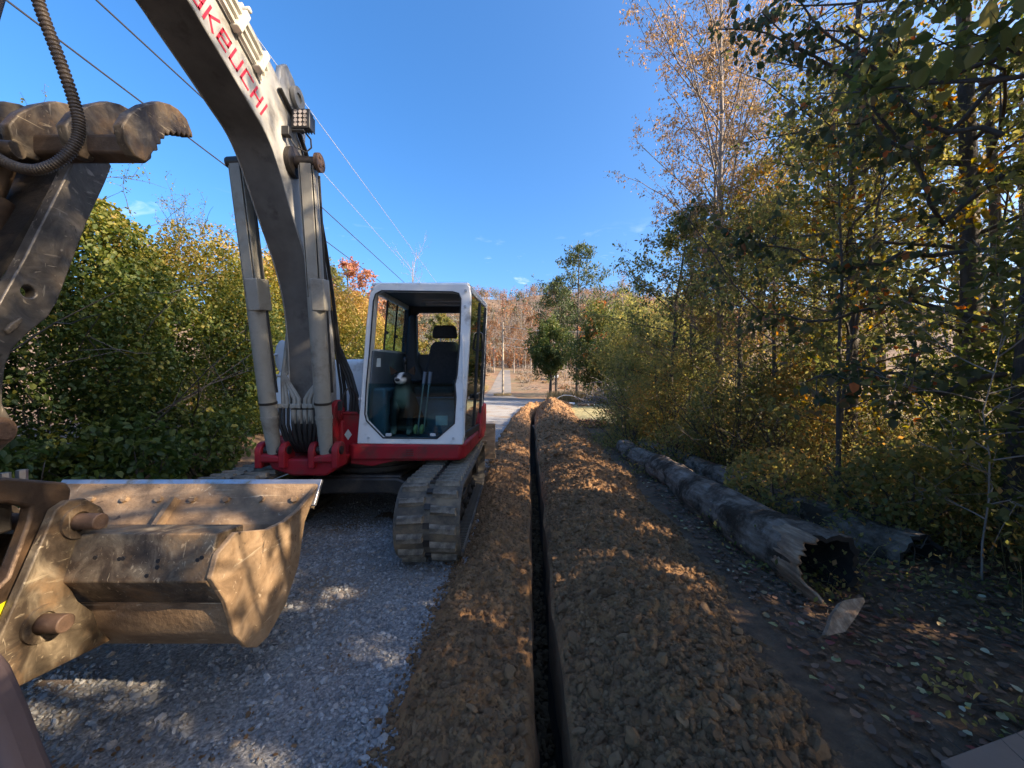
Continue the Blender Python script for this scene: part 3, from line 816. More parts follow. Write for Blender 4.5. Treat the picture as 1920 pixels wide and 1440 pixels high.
M['leaf_brown'] = mat_leaf('dry_brown_leaf', [(0.0, (0.11, 0.065, 0.035)), (0.5, (0.24, 0.13, 0.065)), (0.8, (0.36, 0.16, 0.06)), (1.0, (0.44, 0.12, 0.05))], 0.45)
M['leaf_bare'] = mat_leaf('sparse_drooping_leaf', [(0.0, (0.09, 0.075, 0.04)), (0.5, (0.24, 0.17, 0.10)), (1.0, (0.46, 0.29, 0.16))], 0.45)
M['needle'] = mat_leaf('pine_needle', [(0.0, (0.03, 0.05, 0.02)), (0.6, (0.075, 0.10, 0.035)), (1.0, (0.15, 0.16, 0.06))], 0.2)
M['leaf_olive'] = mat_leaf('olive_leaf', [(0.0, (0.065, 0.08, 0.026)), (0.35, (0.155, 0.16, 0.055)), (0.68, (0.26, 0.235, 0.088)), (0.9, (0.38, 0.29, 0.105)), (1.0, (0.40, 0.23, 0.085))], 0.6)
M['straw'] = mat_leaf('dry_straw', [(0.0, (0.09, 0.08, 0.035)), (0.5, (0.26, 0.19, 0.09)), (1.0, (0.42, 0.31, 0.16))], 0.35)
M['leaf_rose'] = mat_leaf('russet_leaf', [(0.0, (0.2, 0.13, 0.06)), (0.5, (0.38, 0.19, 0.1)), (1.0, (0.46, 0.2, 0.15))], 0.45)

def broadleaf(name, loc, rz, label, cat, seed, mat, h, tr, k=10, leaf=0.05, tint=(0.4, 0.2), group=None, bark='bark', leaf_shape='quad', droop=0.3, jit=0.05, width=0.6, scale=1.0, **kw):
    r = np.random.RandomState(seed)
    root = empty(name, loc, rz); tag(root, label, cat, group); root.scale = (scale,) * 3
    lines, tw = skeleton(r, h, tr, **kw)
    tubes('trunk', lines, M[bark], root)
    p = twig_points(r, tw, k, jit)
    if loc[0] > 1.5 and loc[1] < 18 and name != 'slender_tree':
        wp = (np.array(Matrix.Rotation(rz, 3, 'Z')) @ (p * scale).T).T + np.array(loc)
        p = p[sun_keep(wp, r)]
    cl = fbm(p[:, 0] * 0.9, p[:, 1] * 0.9, p[:, 2] * 0.9 + seed, 3)
    ti = tint[0] + tint[1] * (r.normal(0, 0.8, len(p)) + cl * 0.8)
    leaves('crown', r, p, leaf * r.uniform(0.6, 1.3, len(p)), ti, M[mat], root, droop, leaf_shape, width)
    return root

def bush(name, loc, rz, label, cat, seed, mat, rad, n, leaf=0.06, tint=(0.4, 0.2), group=None, stems=14, leaf_shape='oval', shell=0.55, wisps=0, sun_tint=0.0, gap=-0.35):
    """a many-stemmed shrub: leaves fill an uneven mound, thicker near its surface"""
    r = np.random.RandomState(seed)
    root = empty(name, loc, rz); tag(root, label, cat, group)
    rad = np.asarray(rad, float)
    lines = []
    for i in range(stems):
        az = r.uniform(0, 6.28); q = r.uniform(0.1, 0.95)
        p0 = np.array([math.cos(az) * q * rad[0] * 0.35, math.sin(az) * q * rad[1] * 0.35, 0])
        d = np.array([math.cos(az) * q * 0.8, math.sin(az) * q * 0.8, 1.0])
        L = rad[2] * r.uniform(0.6, 0.92)
        c, _ = curve(r, p0, d, L, 7, 0.22, (math.cos(az) * 0.3, math.sin(az) * 0.3, -0.2))
        lines.append((c, 0.016, 0.004, 5))
        for b in range(5):
            s = r.randint(2, 7); dd = r.normal(0, 0.8, 3); dd[2] += 0.1
            cc, _ = curve(r, c[s], dd, r.uniform(0.4, 1.1) * rad[2] * 0.17, 4, 0.25)
            lines.append((cc, 0.007, 0.002, 3))
    m = int(n * 2.2)
    u = r.normal(0, 1, (m, 3)); u /= np.linalg.norm(u, axis=1, keepdims=True)
    q = r.rand(m) ** (1 / 3); q = shell + (1 - shell) * q if shell > 0 else q
    wob = 1 + 0.22 * fbm(u[:, 0] * 1.6 + seed, u[:, 1] * 1.6, u[:, 2] * 1.6, 3)
    p = u * (q * wob)[:, None] * np.array([rad[0], rad[1], rad[2] * 0.56]) + np.array([0, 0, rad[2] * 0.5])
    cl = fbm(p[:, 0] * 1.5 + seed, p[:, 1] * 1.5, p[:, 2] * 1.5, 3)
    ok = (p[:, 2] > 0.02) & (cl > gap)
    p = p[ok][:n]; cl = cl[ok][:n]
    if wisps:
        tw = []
        for i in range(wisps):
            az = r.uniform(0, 6.28); q = r.uniform(0, 0.85)
            p0 = np.array([math.cos(az) * q * rad[0], math.sin(az) * q * rad[1], rad[2] * (0.55 + 0.5 * math.sqrt(max(0, 1 - q * q)))*0.97])
            c, _ = curve(r, p0, (r.normal(0, 0.5), r.normal(0, 0.5), 1), r.uniform(0.35, 1.0), 6, 0.18, (r.normal(0, 0.9), r.normal(0, 0.9), -0.4))
            lines.append((c, 0.006, 0.0015, 3))
            for z in range(5):
                dd = r.normal(0, 0.6, 3); dd[2] += 0.4
                cc, _ = curve(r, c[r.randint(1, 6)], dd, r.uniform(0.15, 0.4), 3, 0.2, (0, 0, -0.3))
                lines.append((cc, 0.003, 0.001, 3)); tw.append(cc)
        wp = twig_points(r, tw, 9, 0.02)
    tubes('stem', lines, M['bark'], root)
    if loc[0] > 1.5:
        wp = (np.array(Matrix.Rotation(rz, 3, 'Z')) @ p.T).T + np.array(loc)
        kk = sun_keep(wp, r); p = p[kk]; cl = cl[kk]
    ti = tint[0] + tint[1] * (r.normal(0, 0.75, len(p)) + cl * 0.9) + sun_tint * np.clip(p[:, 2] / rad[2] - 0.45, 0, 1)  # upper leaves tinted lighter, sunlight put into the leaf colour
    sz = leaf * r.uniform(0.6, 1.3, len(p))
    if wisps:
        p = np.concatenate([p, wp]); ti = np.concatenate([ti, tint[0] + 0.25 + r.normal(0, 0.15, len(wp))]); sz = np.concatenate([sz, leaf * 0.45 * r.uniform(0.6, 1.3, len(wp))])
    leaves('foliage', r, p, sz, ti, M[mat], root, 0.3, leaf_shape, 0.72)
    return root
# ------------------------------------------------------------------ the excavator
EX = Vector((-1.56, 4.43, 0.0))
exc = empty('excavator', EX)
tag(exc, 'white and red tracked excavator standing on the gravel, boom arched towards the camera', 'excavator')

def plate_with_hole(outer, inner, y0, y1):
    """(x,z) outline with an opening, pushed from y0 to y1"""
    bm = bmesh.new()
    loops = []
    for lp in (outer, inner):
        vs = [bm.verts.new((x, y0, z)) for x, z in lp]
        loops.append([bm.edges.new((vs[i], vs[(i + 1) % len(vs)])) for i in range(len(vs))])
    bmesh.ops.triangle_fill(bm, use_beauty=True, edges=[e for l in loops for e in l])
    res = bmesh.ops.extrude_face_region(bm, geom=list(bm.faces))
    bmesh.ops.translate(bm, verts=[g for g in res['geom'] if isinstance(g, bmesh.types.BMVert)], vec=(0, y1 - y0, 0))
    bmesh.ops.recalc_face_normals(bm, faces=bm.faces)
    me = bpy.data.meshes.new('plate'); bm.to_mesh(me); bm.free()
    return me

# ---- tracks
Y0, Y1, ZC, RB = 3.31, 5.55, 0.350, 0.304
LOOP = 2 * (Y1 - Y0) + 2 * math.pi * RB
def loop(s, r=RB):
    """point and outward angle on the belt, s in metres round the loop"""
    s = s % LOOP; a = Y1 - Y0; h = math.pi * RB
    if s < a: return (Y1 - s, ZC + r - 0.012 * math.sin(math.pi * s / a), math.pi / 2)
    s -= a
    if s < h:
        t = math.pi / 2 + s / RB
        return (Y0 + r * math.cos(t), ZC + r * math.sin(t), t)
    s -= h
    if s < a: return (Y0 + s, ZC - r, -math.pi / 2)
    s -= a
    t = -math.pi / 2 + s / RB
    return (Y1 + r * math.cos(t), ZC + r * math.sin(t), t)

lug_b = MB()
lug_b.add([(-.105, -.034, 0), (.105, -.022, 0), (.105, .050, 0), (-.105, .038, 0),
           (-.096, -.022, .040), (.096, -.010, .040), (.096, .030, .040), (-.096, .018, .040)],
          [(0, 3, 2, 1), (4, 5, 6, 7), (0, 1, 5, 4), (1, 2, 6, 5), (2, 3, 7, 6), (3, 0, 4, 7)])
lug_me = lug_b.mesh('lug'); lug_me.materials.append(M['lug'])
lug_c = MB(); lug_c.add([(-x, y, z) for x, y, z in lug_b.v], [f[::-1] for f in lug_b.f])
lug_me2 = lug_c.mesh('lug'); lug_me2.materials.append(M['lug'])
link_me = MB().box((0, 0, 0.009), (0.05, 0.045, 0.02)).mesh('track_link'); link_me.materials.append(M['dark_steel'])

def make_track(x0, x1):
    xc = (x0 + x1) / 2
    n = 120
    b = MB()
    vs, fs = [], []
    for i in range(n):
        s = LOOP * i / n
        yo, zo, t = loop(s); yi, zi, _ = loop(s, RB - 0.03)
        vs += [(x0, yo, zo), (x1, yo, zo), (x1, yi, zi), (x0, yi, zi)]
        k, q = i * 4, ((i + 1) % n) * 4
        fs += [(k, k + 1, q + 1, q), (k + 1, k + 2, q + 2, q + 1), (k + 2, k + 3, q + 3, q + 2), (k + 3, k, q, q + 3)]
    b.add(vs, fs)
    tr = b.build('track', M['rubber'], exc, smooth=30)
    N = 46
    for i in range(N):
        for k, (dx, me, ph) in enumerate(((-0.128, lug_me, 0), (0.128, lug_me2, 0.5))):
            y, z, t = loop(LOOP * (i + ph) / N)
            o = bpy.data.objects.new('lug', me); COL.objects.link(o); o.parent = tr
            o.location = (xc + dx, y, z); o.rotation_euler = (t - math.pi / 2, 0, 0)
        y, z, t = loop(LOOP * (i + 0.25) / N)
        o = bpy.data.objects.new('track_link', link_me); COL.objects.link(o); o.parent = tr
        o.location = (xc, y, z); o.rotation_euler = (t - math.pi / 2, 0, 0)
    # inner ribs of the lower run, seen past the rollers
    rib_me = MB().box((0, 0, 0), (0.085, 0.017, 0.012)).mesh('inner_rib'); rib_me.materials.append(M['rubber'])
    for i in range(56):
        for sx in (-1, 1):
            o = bpy.data.objects.new('inner_rib', rib_me); COL.objects.link(o); o.parent = tr
            o.location = (xc + sx * 0.20, Y0 + (Y1 - Y0) * (i + 0.5) / 56, ZC - RB + 0.036)
    fr = MB()
    fr.prism([(Y0 + 0.25, 0.20), (Y1 - 0.25, 0.20), (Y1 - 0.15, 0.34), (Y1 - 0.35, 0.47), (Y0 + 0.4, 0.47), (Y0 + 0.2, 0.36)], xc - 0.10, xc + 0.12)
    fr.build('track_frame', M['dark_steel'], exc, bevel=0.015)
    for k in range(5):
        y = Y0 + 0.38 + k * 0.38
        MB().tube([(xc - 0.15, y, 0.155), (xc - 0.05, y, 0.155)], 0.085, 14).tube([(xc + 0.05, y, 0.155), (xc + 0.15, y, 0.155)], 0.085, 14).tube([(xc - .17, y, .155), (xc + .17, y, .155)], 0.045, 10).build('roller', M['dark_steel'], exc)
    MB().tube([(xc - 0.12, Y0, ZC), (xc + 0.12, Y0, ZC)], RB - 0.04, 26).tube([(xc - 0.16, Y0, ZC), (xc + 0.16, Y0, ZC)], 0.09, 14).build('idler_wheel', M['dark_steel'], exc)
    sp = MB().tube([(xc - 0.03, Y1, ZC), (xc + 0.03, Y1, ZC)], RB - 0.06, 26).tube([(xc - 0.15, Y1, ZC), (xc + 0.17, Y1, ZC)], 0.14, 20)
    for k in range(18):
        a = k * 2 * math.pi / 18
        sp.box((xc, Y1 + math.cos(a) * (RB - 0.05), ZC + math.sin(a) * (RB - 0.05)), (0.05, 0.05, 0.05), (a, 0, 0))
    sp.build('sprocket', M['dark_steel'], exc)
    MB().box((xc + 0.04, (Y0 + Y1) / 2, 0.545), (0.12, 0.10, 0.05)).build('track_guide', M['dark_steel'], exc, bevel=0.008)
    MB().box((xc + 0.16, Y0 + 0.5, 0.42), (0.1, 0.28, 0.05)).build('guard_plate', M['dark_steel'], exc, bevel=0.008)
make_track(-0.93, -0.41)
make_track(-2.73, -2.21)

# ---- carriage between the tracks
cb = MB()
cb.prism_xz([(-2.25, 0.28), (-2.25, 0.44), (-1.95, 0.56), (-1.15, 0.56), (-0.88, 0.44), (-0.88, 0.28), (-1.2, 0.40), (-1.9, 0.40)], 3.85, 5.1)
cb.box((-1.57, 4.45, 0.50), (0.9, 1.1, 0.16))
cb.build('carriage', M['dark_steel'], exc, bevel=0.02)
MB().tube([(-1.56, 4.5, 0.56), (-1.56, 4.5, 0.725)], 0.52, 40).tube([(-1.56, 4.5, 0.60), (-1.56, 4.5, 0.64)], 0.56, 40).build('slew_ring', M['dark_steel'], exc)
bl = MB().prism([(6.16, .30), (6.28, .30), (6.24, .55), (6.30, .86), (6.22, .86), (6.17, .56)], -2.72, -0.27)
bl.box((-1.5, 6.13, 0.58), (2.2, 0.05, 0.06)).build('blade', M['earthy'], exc, bevel=0.008)
for x in (-2.05, -1.05):
    MB().tube([(x, 5.1, 0.36), (x, 6.14, 0.42)], 0.07, 8).build('blade_arm', M['dark_steel'], exc)

# ---- house: red frame, white covers
hf = MB()
hf.prism_xy([(-1.60, 3.84), (-0.52, 3.86), (-0.475, 3.95), (-0.40, 5.6), (-0.55, 5.98), (-2.45, 6.02), (-2.70, 5.7), (-2.72, 4.35), (-2.40, 4.05), (-1.75, 4.05)], 0.735, 0.900)
hf.build('house_frame', M['red'], exc, bevel=0.025)
hs = MB().prism_xz([(-1.62, 0.745), (-1.62, 0.70), (-1.40, 0.675), (-1.30, 0.70), (-1.18, 0.725), (-0.56, 0.735), (-0.56, 0.75)], 3.87, 4.6)
hs.build('skirt', M['red'], exc, bevel=0.008)
MB().prism([(4.95, .80), (5.62, .80), (5.80, .98), (5.80, 1.22), (5.15, 1.22), (5.05, 1.06)], -0.47, -0.385).build('rear_cover', M['red'], exc, bevel=0.03)
MB().box((-1.66, 4.10, 0.985), (0.21, 0.34, 0.42)).box((-1.66, 4.10, 1.20), (0.23, 0.36, 0.03)).build('valve_cover', M['red'], exc, bevel=0.012)
hd = MB().prism_xz([(-2.72, .905), (-2.74, 1.45), (-2.66, 1.68), (-2.48, 1.77), (-1.62, 1.79), (-1.60, .905)], 4.38, 5.75)
hd.build('engine_hood', M['white'], exc, bevel=0.07, segs=4)
MB().prism_xy([(-1.58, 5.32), (-0.45, 5.32), (-0.50, 5.85), (-0.75, 6.08), (-2.3, 6.1), (-2.65, 5.78), (-1.58, 5.78)], 0.905, 1.55).build('counterweight', M['white'], exc, bevel=0.06, segs=4)

# ---- swing post in front: cheeks that hold the boom and its two cylinders
pb = MB()
pb.prism_xz([(-2.30, 0.80), (-2.24, 0.70), (-2.05, 0.64), (-1.74, 0.64), (-1.66, 0.70), (-1.62, 0.80)], 3.60, 4.1)
pb.prism_xz([(-2.36, 0.86), (-2.33, 0.77), (-2.12, 0.77), (-2.12, 0.83)], 3.55, 3.75); pb.prism_xz([(-1.86, 0.83), (-1.86, 0.77), (-1.64, 0.77), (-1.61, 0.86)], 3.55, 3.75)
pb.box((-1.97, 4.02, 0.95), (0.52, 0.22, 0.36))
pb.build('swing_post', M['red'], exc, bevel=0.02)
def cheek(x0, x1, yc, zc, r, zb=0.72):
    a = [(yc + r * math.cos(t), zc + r * math.sin(t)) for t in np.linspace(math.radians(-10), math.radians(190), 14)]
    MB().prism(a + [(yc - r * 0.95, zb), (yc + r * 1.2, zb)], x0, x1).build('cheek', M['red'], exc, bevel=0.012)
for xc in (-2.235, -1.745):
    cheek(xc - 0.14, xc - 0.078, 3.64, 0.865, 0.095); cheek(xc + 0.078, xc + 0.14, 3.64, 0.865, 0.095)
    MB().tube([(xc - .15, 3.62, .88), (xc + .15, 3.62, .88)], 0.04, 14).build('cylinder_pin', M['dark_steel'], exc)
cheek(-2.19, -2.15, 3.95, 1.18, 0.13, 0.85); cheek(-1.81, -1.755, 3.95, 1.20, 0.14, 0.85)
MB().tube([(-2.21, 3.95, 1.18), (-1.72, 3.95, 1.18)], 0.05, 16).tube([(-1.75, 3.95, 1.18), (-1.735, 3.95, 1.18)], 0.085, 18).build('boom_pivot_pin', M['red'], exc)
MB().prism_xz([(-1.705, .985), (-1.668, 1.04), (-1.63, .985), (-1.668, .93)], 3.922, 3.928).build('diamond_sticker', M['decal_pale'], exc)
nb = MB().box((-1.385, 3.853, 0.815), (0.09, 0.008, 0.05)).build('number_plate', M['black'], exc)
MB().box((-1.36, 3.848, 0.815), (0.03, 0.004, 0.03)).build('plate_print', M['decal_pale'], nb)
gr = MB()
for k in range(4): gr.box((-1.02, 3.852, 0.785 + k * 0.019), (0.075, 0.012, 0.007))
gr.build('vent_slot', M['dark_steel'], exc)

# ---- boom
US = [(3.80, 0.98), (3.71, 1.25), (3.68, 1.6), (3.655, 1.90), (3.576, 2.291), (3.41, 2.63), (3.211, 2.921), (3.034, 3.195), (2.966, 3.276), (2.882, 3.362), (2.774, 3.403 + .01), (2.689, 3.455),
      (2.594, 3.500), (2.487, 3.545), (2.384, 3.587), (2.293, 3.625), (2.194, 3.668), (1.9, 3.76), (1.5, 3.84), (1.1, 3.87), (0.78, 3.84)]
TS = [(0.72, 4.02), (0.95, 4.14), (1.6, 4.22), (2.0, 4.19), (2.4, 4.10), (2.8, 3.98), (3.06, 3.87), (3.24, 3.75), (3.42, 3.55), (3.58, 3.28), (3.75, 2.85), (3.88, 2.4), (3.97, 1.9), (4.02, 1.4), (4.03, 1.0)]
BX0, BX1 = -2.13, -1.83
def smooth_poly(pts, n=3):
    p = np.array(pts, float); out = []
    for i in range(len(p) - 1):
        a, b, c, d = p[max(i - 1, 0)], p[i], p[i + 1], p[min(i + 2, len(p) - 1)]
        for t in np.linspace(0, 1, n, endpoint=False):
            out.append(tuple(0.5 * (2 * b + (c - a) * t + (2 * a - 5 * b + 4 * c - d) * t * t + (3 * b - a - 3 * c + d) * t ** 3)))
    return out + [tuple(p[-1])]
boom = None
us_s = smooth_poly([US[i] for i in (0, 1, 2, 3, 4, 5, 6, 7, 9, 11, 13, 15, 16, 17, 18, 19, 20)], 4)
bm_ = MB().prism(us_s + smooth_poly(TS, 4), BX0, BX1)
for k in range(len(us_s) - 1): bm_.m[2 + k] = 1            # underside plate, darker than the side plates
boom = bm_.build('boom', [M['boom'], M['boom_under']], exc, smooth=35)
for x in (BX0, BX1):                                        # weld bead where side and underside plates meet
    MB().tube([(x - .004 if x > -2 else x + .004, y, z) for y, z in us_s], 0.006, 5).build('weld_bead', M['boom'], boom)
us = np.array(US)
def boom_off(d_list, t, x):
    """points at height t above the underside, on the side at x"""
    u = us[::-1]
    out = []
    for d in d_list:
        z = np.interp(d, u[:, 0], u[:, 1]); z2 = np.interp(d + 0.12, u[:, 0], u[:, 1]); z1 = np.interp(d - 0.12, u[:, 0], u[:, 1])
        tv = np.array([0.24, z2 - z1]); tv /= np.linalg.norm(tv); nv = np.array([-tv[1], tv[0]])
        out.append((x, d + nv[0] * t, z + nv[1] * t))
    return out
dd = np.linspace(0.95, 2.62, 12)
for t, x in ((0.285, -1.805), (0.345, -1.80), (0.405, -1.795)):
    pts = boom_off(dd, t, x)
    e = pts[-1]
    pts.append((x - 0.01, e[1] + 0.05, e[2] - 0.05))
    MB().tube(pts, 0.017, 8).build('hydraulic_pipe', M['pipe_cream'], exc)
pts = boom_off(np.linspace(0.95, 2.5, 12), 0.56, -1.90)
MB().tube(pts, 0.018, 8).build('hydraulic_pipe', M['pipe_cream'], exc)
for d in (1.75, 2.42, 2.62):
    p = boom_off([d], 0.36, -1.80)[0]
    MB().box(p, (0.06, 0.05, 0.2), (-0.45, 0, 0)).build('pipe_clamp', M['pipe_cream'], exc, bevel=0.008)
p = boom_off([2.44], 0.53, -1.88)[0]
MB().box(p, (0.07, 0.06, 0.12), (-0.45, 0, 0)).tube([(p[0], p[1], p[2]), (p[0] + 0.09, p[1], p[2] + 0.01)], 0.022, 8).build('pipe_clamp', M['pipe_cream'], exc, bevel=0.008)
# arm cylinder lug on the back of the boom, with its round pin
lp = [(3.02, 3.86), (3.05, 4.02), (3.13, 4.10), (3.24, 4.05), (3.33, 3.90), (3.42, 3.70), (3.40, 3.50), (3.2, 3.6)]
MB().prism(lp, -1.872, -1.826).prism(lp, -2.134, -2.09).build('arm_cylinder_lug', M['boom'], exc, bevel=0.012)
MB().tube([(-2.15, 3.24, 3.90), (-1.80, 3.24, 3.90)], 0.055, 20).ring_tube((-1.815, 3.24, 3.90), (-1.785, 3.24, 3.90), 0.085, 0.04).build('lug_pin', M['cylinder'], exc)
for x, r in ((-1.845, 0.013), (-1.815, 0.012), (-1.80, 0.011)):      # hoses running on down the back of the boom
    q = [(x, 3.0, 3.80), (x, 3.18, 3.72), (x + 0.01, 3.36, 3.52), (x + 0.015, 3.52, 3.26), (x + 0.01, 3.70, 2.86), (x + .01, 3.86, 2.4), (x + 0.02, 3.98, 1.9), (x + .05, 4.05, 1.45), (x + .08, 4.0, 1.15)]
    MB().tube(q, r, 7).build('hose', M['hose'], exc)
# lettering along the side of the boom
STROKES = {'t': [[(0, .93), (1, .93)], [(.5, .93), (.5, 0)]],
           'a': [[(.06, .93), (.93, .93), (.93, .07), (.07, .07), (.07, .5), (.93, .5)]],
           'k': [[(.08, 1), (.08, 0)], [(.97, 1), (.30, .52), (.97, 0)]],
           'e': [[(.93, .07), (.07, .07), (.07, .93), (.93, .93), (.93, .48), (.07, .48)]],
           'u': [[(.07, 1), (.07, .07), (.93, .07), (.93, 1)]],
           'c': [[(.97, .93), (.07, .93), (.07, .07), (.97, .07)]],
           'h': [[(.08, 1), (.08, 0)], [(.92, 1), (.92, 0)], [(.08, .5), (.92, .5)]],
           'i': [[(.5, 1), (.5, 0)]]}
path = np.array([(2.135, 3.785), (2.24, 3.755), (2.345, 3.72), (2.45, 3.685), (2.555, 3.645), (2.66, 3.603), (2.765, 3.558), (2.842, 3.522)])
for k, ch in enumerate('takeuchi'):
    c = path[k]; tv = path[min(k + 1, 7)] - path[max(k - 1, 0)]; tv /= np.linalg.norm(tv); nv = np.array([-tv[1], tv[0]])
    w, h, th = (0.082, 0.128, 0.016) if ch != 'i' else (0.02, 0.128, 0.016)
    b = MB()
    for st in STROKES[ch]:
        P2 = [np.array([(a - 0.5) * w + (q - 0.5) * h * 0.12, (q - 0.5) * h]) for a, q in st]
        for a, q in zip(P2[:-1], P2[1:]):
            dv = q - a; L = np.linalg.norm(dv); dv /= L; s = np.array([-dv[1], dv[0]]) * th / 2
            a2, q2 = a - dv * th * 0.45, q + dv * th * 0.45
            cs = [a2 + s, a2 - s, q2 - s, q2 + s]
            b.prism([tuple(c + tv * v[0] + nv * v[1]) for v in cs], BX1 + 0.0005, BX1 + 0.003)
    b.build('letter', M['decal_red'], exc, smooth=None)
# work lamp on a bracket
wl_ = MB().box((-1.715, 3.17, 3.655), (0.135, 0.07, 0.145)).box((-1.715, 3.135, 3.655), (0.15, 0.02, 0.16)).build('work_lamp', M['black'], exc, bevel=0.008)
lens_me = MB().tube([(0, 0.004, 0), (0, -0.004, 0)], 0.0155, 12).mesh('lamp_reflector'); lens_me.materials.append(M['lens'])
for i in range(4):
    for j in range(3):
        o = bpy.data.objects.new('lamp_reflector', lens_me); COL.objects.link(o); o.parent = wl_
        o.location = (-1.715 + (j - 1) * 0.038, 3.124, 3.655 + (i - 1.5) * 0.034)
fin = MB()
for k in range(6): fin.box((-1.715 + (k - 2.5) * 0.023, 3.22, 3.655), (0.006, 0.04, 0.12))
fin.build('cooling_fin', M['black'], wl_)
MB().box((-1.755, 3.13, 3.555), (0.14, 0.03, 0.014)).box((-1.715, 3.15, 3.57), (0.02, 0.03, 0.05)).box((-1.80, 3.08, 3.515), (0.06, 0.05, 0.07)).build('lamp_bracket', M['black'], exc, bevel=0.004)
MB().tube([(-1.80, 3.10, 3.50), (-1.76, 3.14, 3.43), (-1.70, 3.18, 3.41), (-1.665, 3.2, 3.46), (-1.67, 3.2, 3.53), (-1.71, 3.2, 3.58)], 0.007, 6).build('lamp_cable', M['hose'], exc)

# ---- boom cylinders
def along(a, b, s): return a + (b - a) * s
for xb, xt, lab in ((-2.235, -2.275, 'l'), (-1.745, -1.70, 'r')):
    B_ = Vector((xb, 3.62, 0.88)); T_ = Vector((xt, 3.2, 3.335))
    ax = (T_ - B_).normalized(); Lc = (T_ - B_).length
    R3 = ax.to_track_quat('Z', 'Y').to_matrix()
    cy = MB().tube([B_ + ax * -0.06, B_ + ax * 0.06, B_ + ax * 0.20, B_ + ax * 0.30, B_ + ax * 1.36], [0.055, 0.060, 0.072, 0.09, 0.09], 22)
    m_ = 5
    cy = MB(); cy.tube([B_ + ax * 0.26, B_ + ax * 1.40], 0.071, 24); cy.tube([B_ + ax * -0.03, B_ + ax * 0.28], [0.056, 0.069], 18); cy.tube([B_ + ax * 0.30, B_ + ax * 0.33], 0.076, 24)
    cyl = cy.build('boom_cylinder', M['cylinder'], exc)
    MB().ring_tube(B_ + ax * 0.44, B_ + ax * 0.462, 0.076, 0.069, 24).build('band', M['dark_steel'], cyl)
    MB().tube([B_ + ax * 1.36, T_], 0.038, 14).build('cylinder_rod', M['lever'], cyl)
    g = MB()
    for sx in (-1, 1):
        g.box(B_ + ax * 1.92 + R3 @ Vector((sx * 0.056, 0.015, 0)), (0.010, 0.11, 1.16), R3)
    g.box(B_ + ax * 1.92 + R3 @ Vector((0, 0.070, 0)), (0.124, 0.010, 1.16), R3)
    g.box(B_ + ax * 1.92 + R3 @ Vector((0, -0.042, 0)), (0.090, 0.010, 1.16), R3)
    g.build('rod_guard', M['cylinder'], cyl, bevel=0.006)
    MB().box(B_ + ax * 1.42 + R3 @ Vector((0.040, 0, 0)), (0.11, 0.155, 0.27), R3).build('guard_bracket', M['cylinder'], cyl, bevel=0.008)
    MB().tube([T_ - R3 @ Vector((0.075, 0, 0)), T_ + R3 @ Vector((0.075, 0, 0))], 0.05, 18).build('rod_eye', M['dark_steel'], cyl)
    MB().tube([B_ + ax * 0.55 + Vector((0.083, 0.02, 0)), B_ + ax * 2.4 + Vector((0.083, 0.02, 0))], 0.010, 7).build('cylinder_pipe', M['hose'], cyl)
pn = MB().tube([(-2.36, 3.2, 3.335), (-1.60, 3.2, 3.335)], 0.042, 16).tube([(-1.615, 3.2, 3.335), (-1.585, 3.2, 3.335)], 0.075, 20)
for a in range(3): pn.tube([(-1.588, 3.2 + .04 * math.cos(a * 2.1), 3.335 + .04 * math.sin(a * 2.1)), (-1.578, 3.2 + .04 * math.cos(a * 2.1), 3.335 + .04 * math.sin(a * 2.1))], 0.014, 6)
pn.build('boom_pin', M['rustpin'], exc)
MB().ring_tube((-1.83, 3.2, 3.335), (-1.79, 3.2, 3.335), 0.12, 0.042).ring_tube((-2.17, 3.2, 3.335), (-2.13, 3.2, 3.335), 0.12, 0.042).build('pin_boss', M['dark_steel'], exc)

# ---- hoses between the cylinders
cl_x = [-2.13, -2.045, -1.955, -1.87]
for x, w in ((-2.13, .10), (-2.015, .10), (-1.90, .10), (-1.79, .105)):
    MB().box((x, 3.60, 1.295), (w, 0.05, 0.042)).box((x, 3.572, 1.295), (0.02, 0.012, 0.02)).build('hose_clamp', M['cylinder'], exc, bevel=0.006)
rh = random.Random(4)
hx = [-2.165, -2.13, -2.09, -2.04, -1.985, -1.93, -1.88, -1.835, -1.79, -1.755]
for k, x in enumerate(hx):
    xe = -1.98 + (x + 1.97) * 0.55
    fat = 0.021 if 3 <= k <= 6 else 0.015
    if fat > 0.02:
        MB().tube([(x, 3.60, 1.26), (x, 3.605, 1.13)], 0.024, 9).build('hose_fitting', M['cylinder'], exc)
    MB().tube([(x, 3.60, 1.28), (x, 3.60, 1.12), (x * .6 + xe * .4, 3.63, 0.98), (xe, 3.72, 0.86), (xe, 3.88, 0.82)], fat, 8).build('hose', M['hose'], exc)
for k, (x, xe, ze, ye) in enumerate([(-2.135, -2.175, 1.75, 3.70), (-2.10, -2.165, 1.70, 3.72), (-2.03, -2.16, 1.62, 3.74), (-1.99, -2.155, 1.68, 3.76),
                                    (-1.93, -1.80, 1.62, 3.72), (-1.89, -1.80, 1.58, 3.74), (-1.85, -1.79, 1.50, 3.76), (-1.81, -1.785, 1.46, 3.78), (-1.785, -1.78, 1.42, 3.80)]):
    MB().tube([(x, 3.60, 1.28), (x, 3.60, 1.36), (x * .75 + xe * .25, 3.61, 1.42), (x * .25 + xe * .75, 3.64, 1.52), (xe, 3.66, 1.58), (xe, ye, ze), (xe, ye + 0.05, ze + 0.3)], 0.019 if k < 6 else 0.012, 8).build('hydraulic_pipe', M['cylinder'], exc)
for k in range(3):
    x = -1.655 + k * 0.03
    MB().tube([(x - .27, 3.98, 2.25), (x - .20, 4.0, 1.9), (x - .08, 4.02, 1.6), (x - .01, 4.0, 1.38), (x - .02, 4.0, 1.2)], 0.017, 7).build('hose', M['hose'], exc)
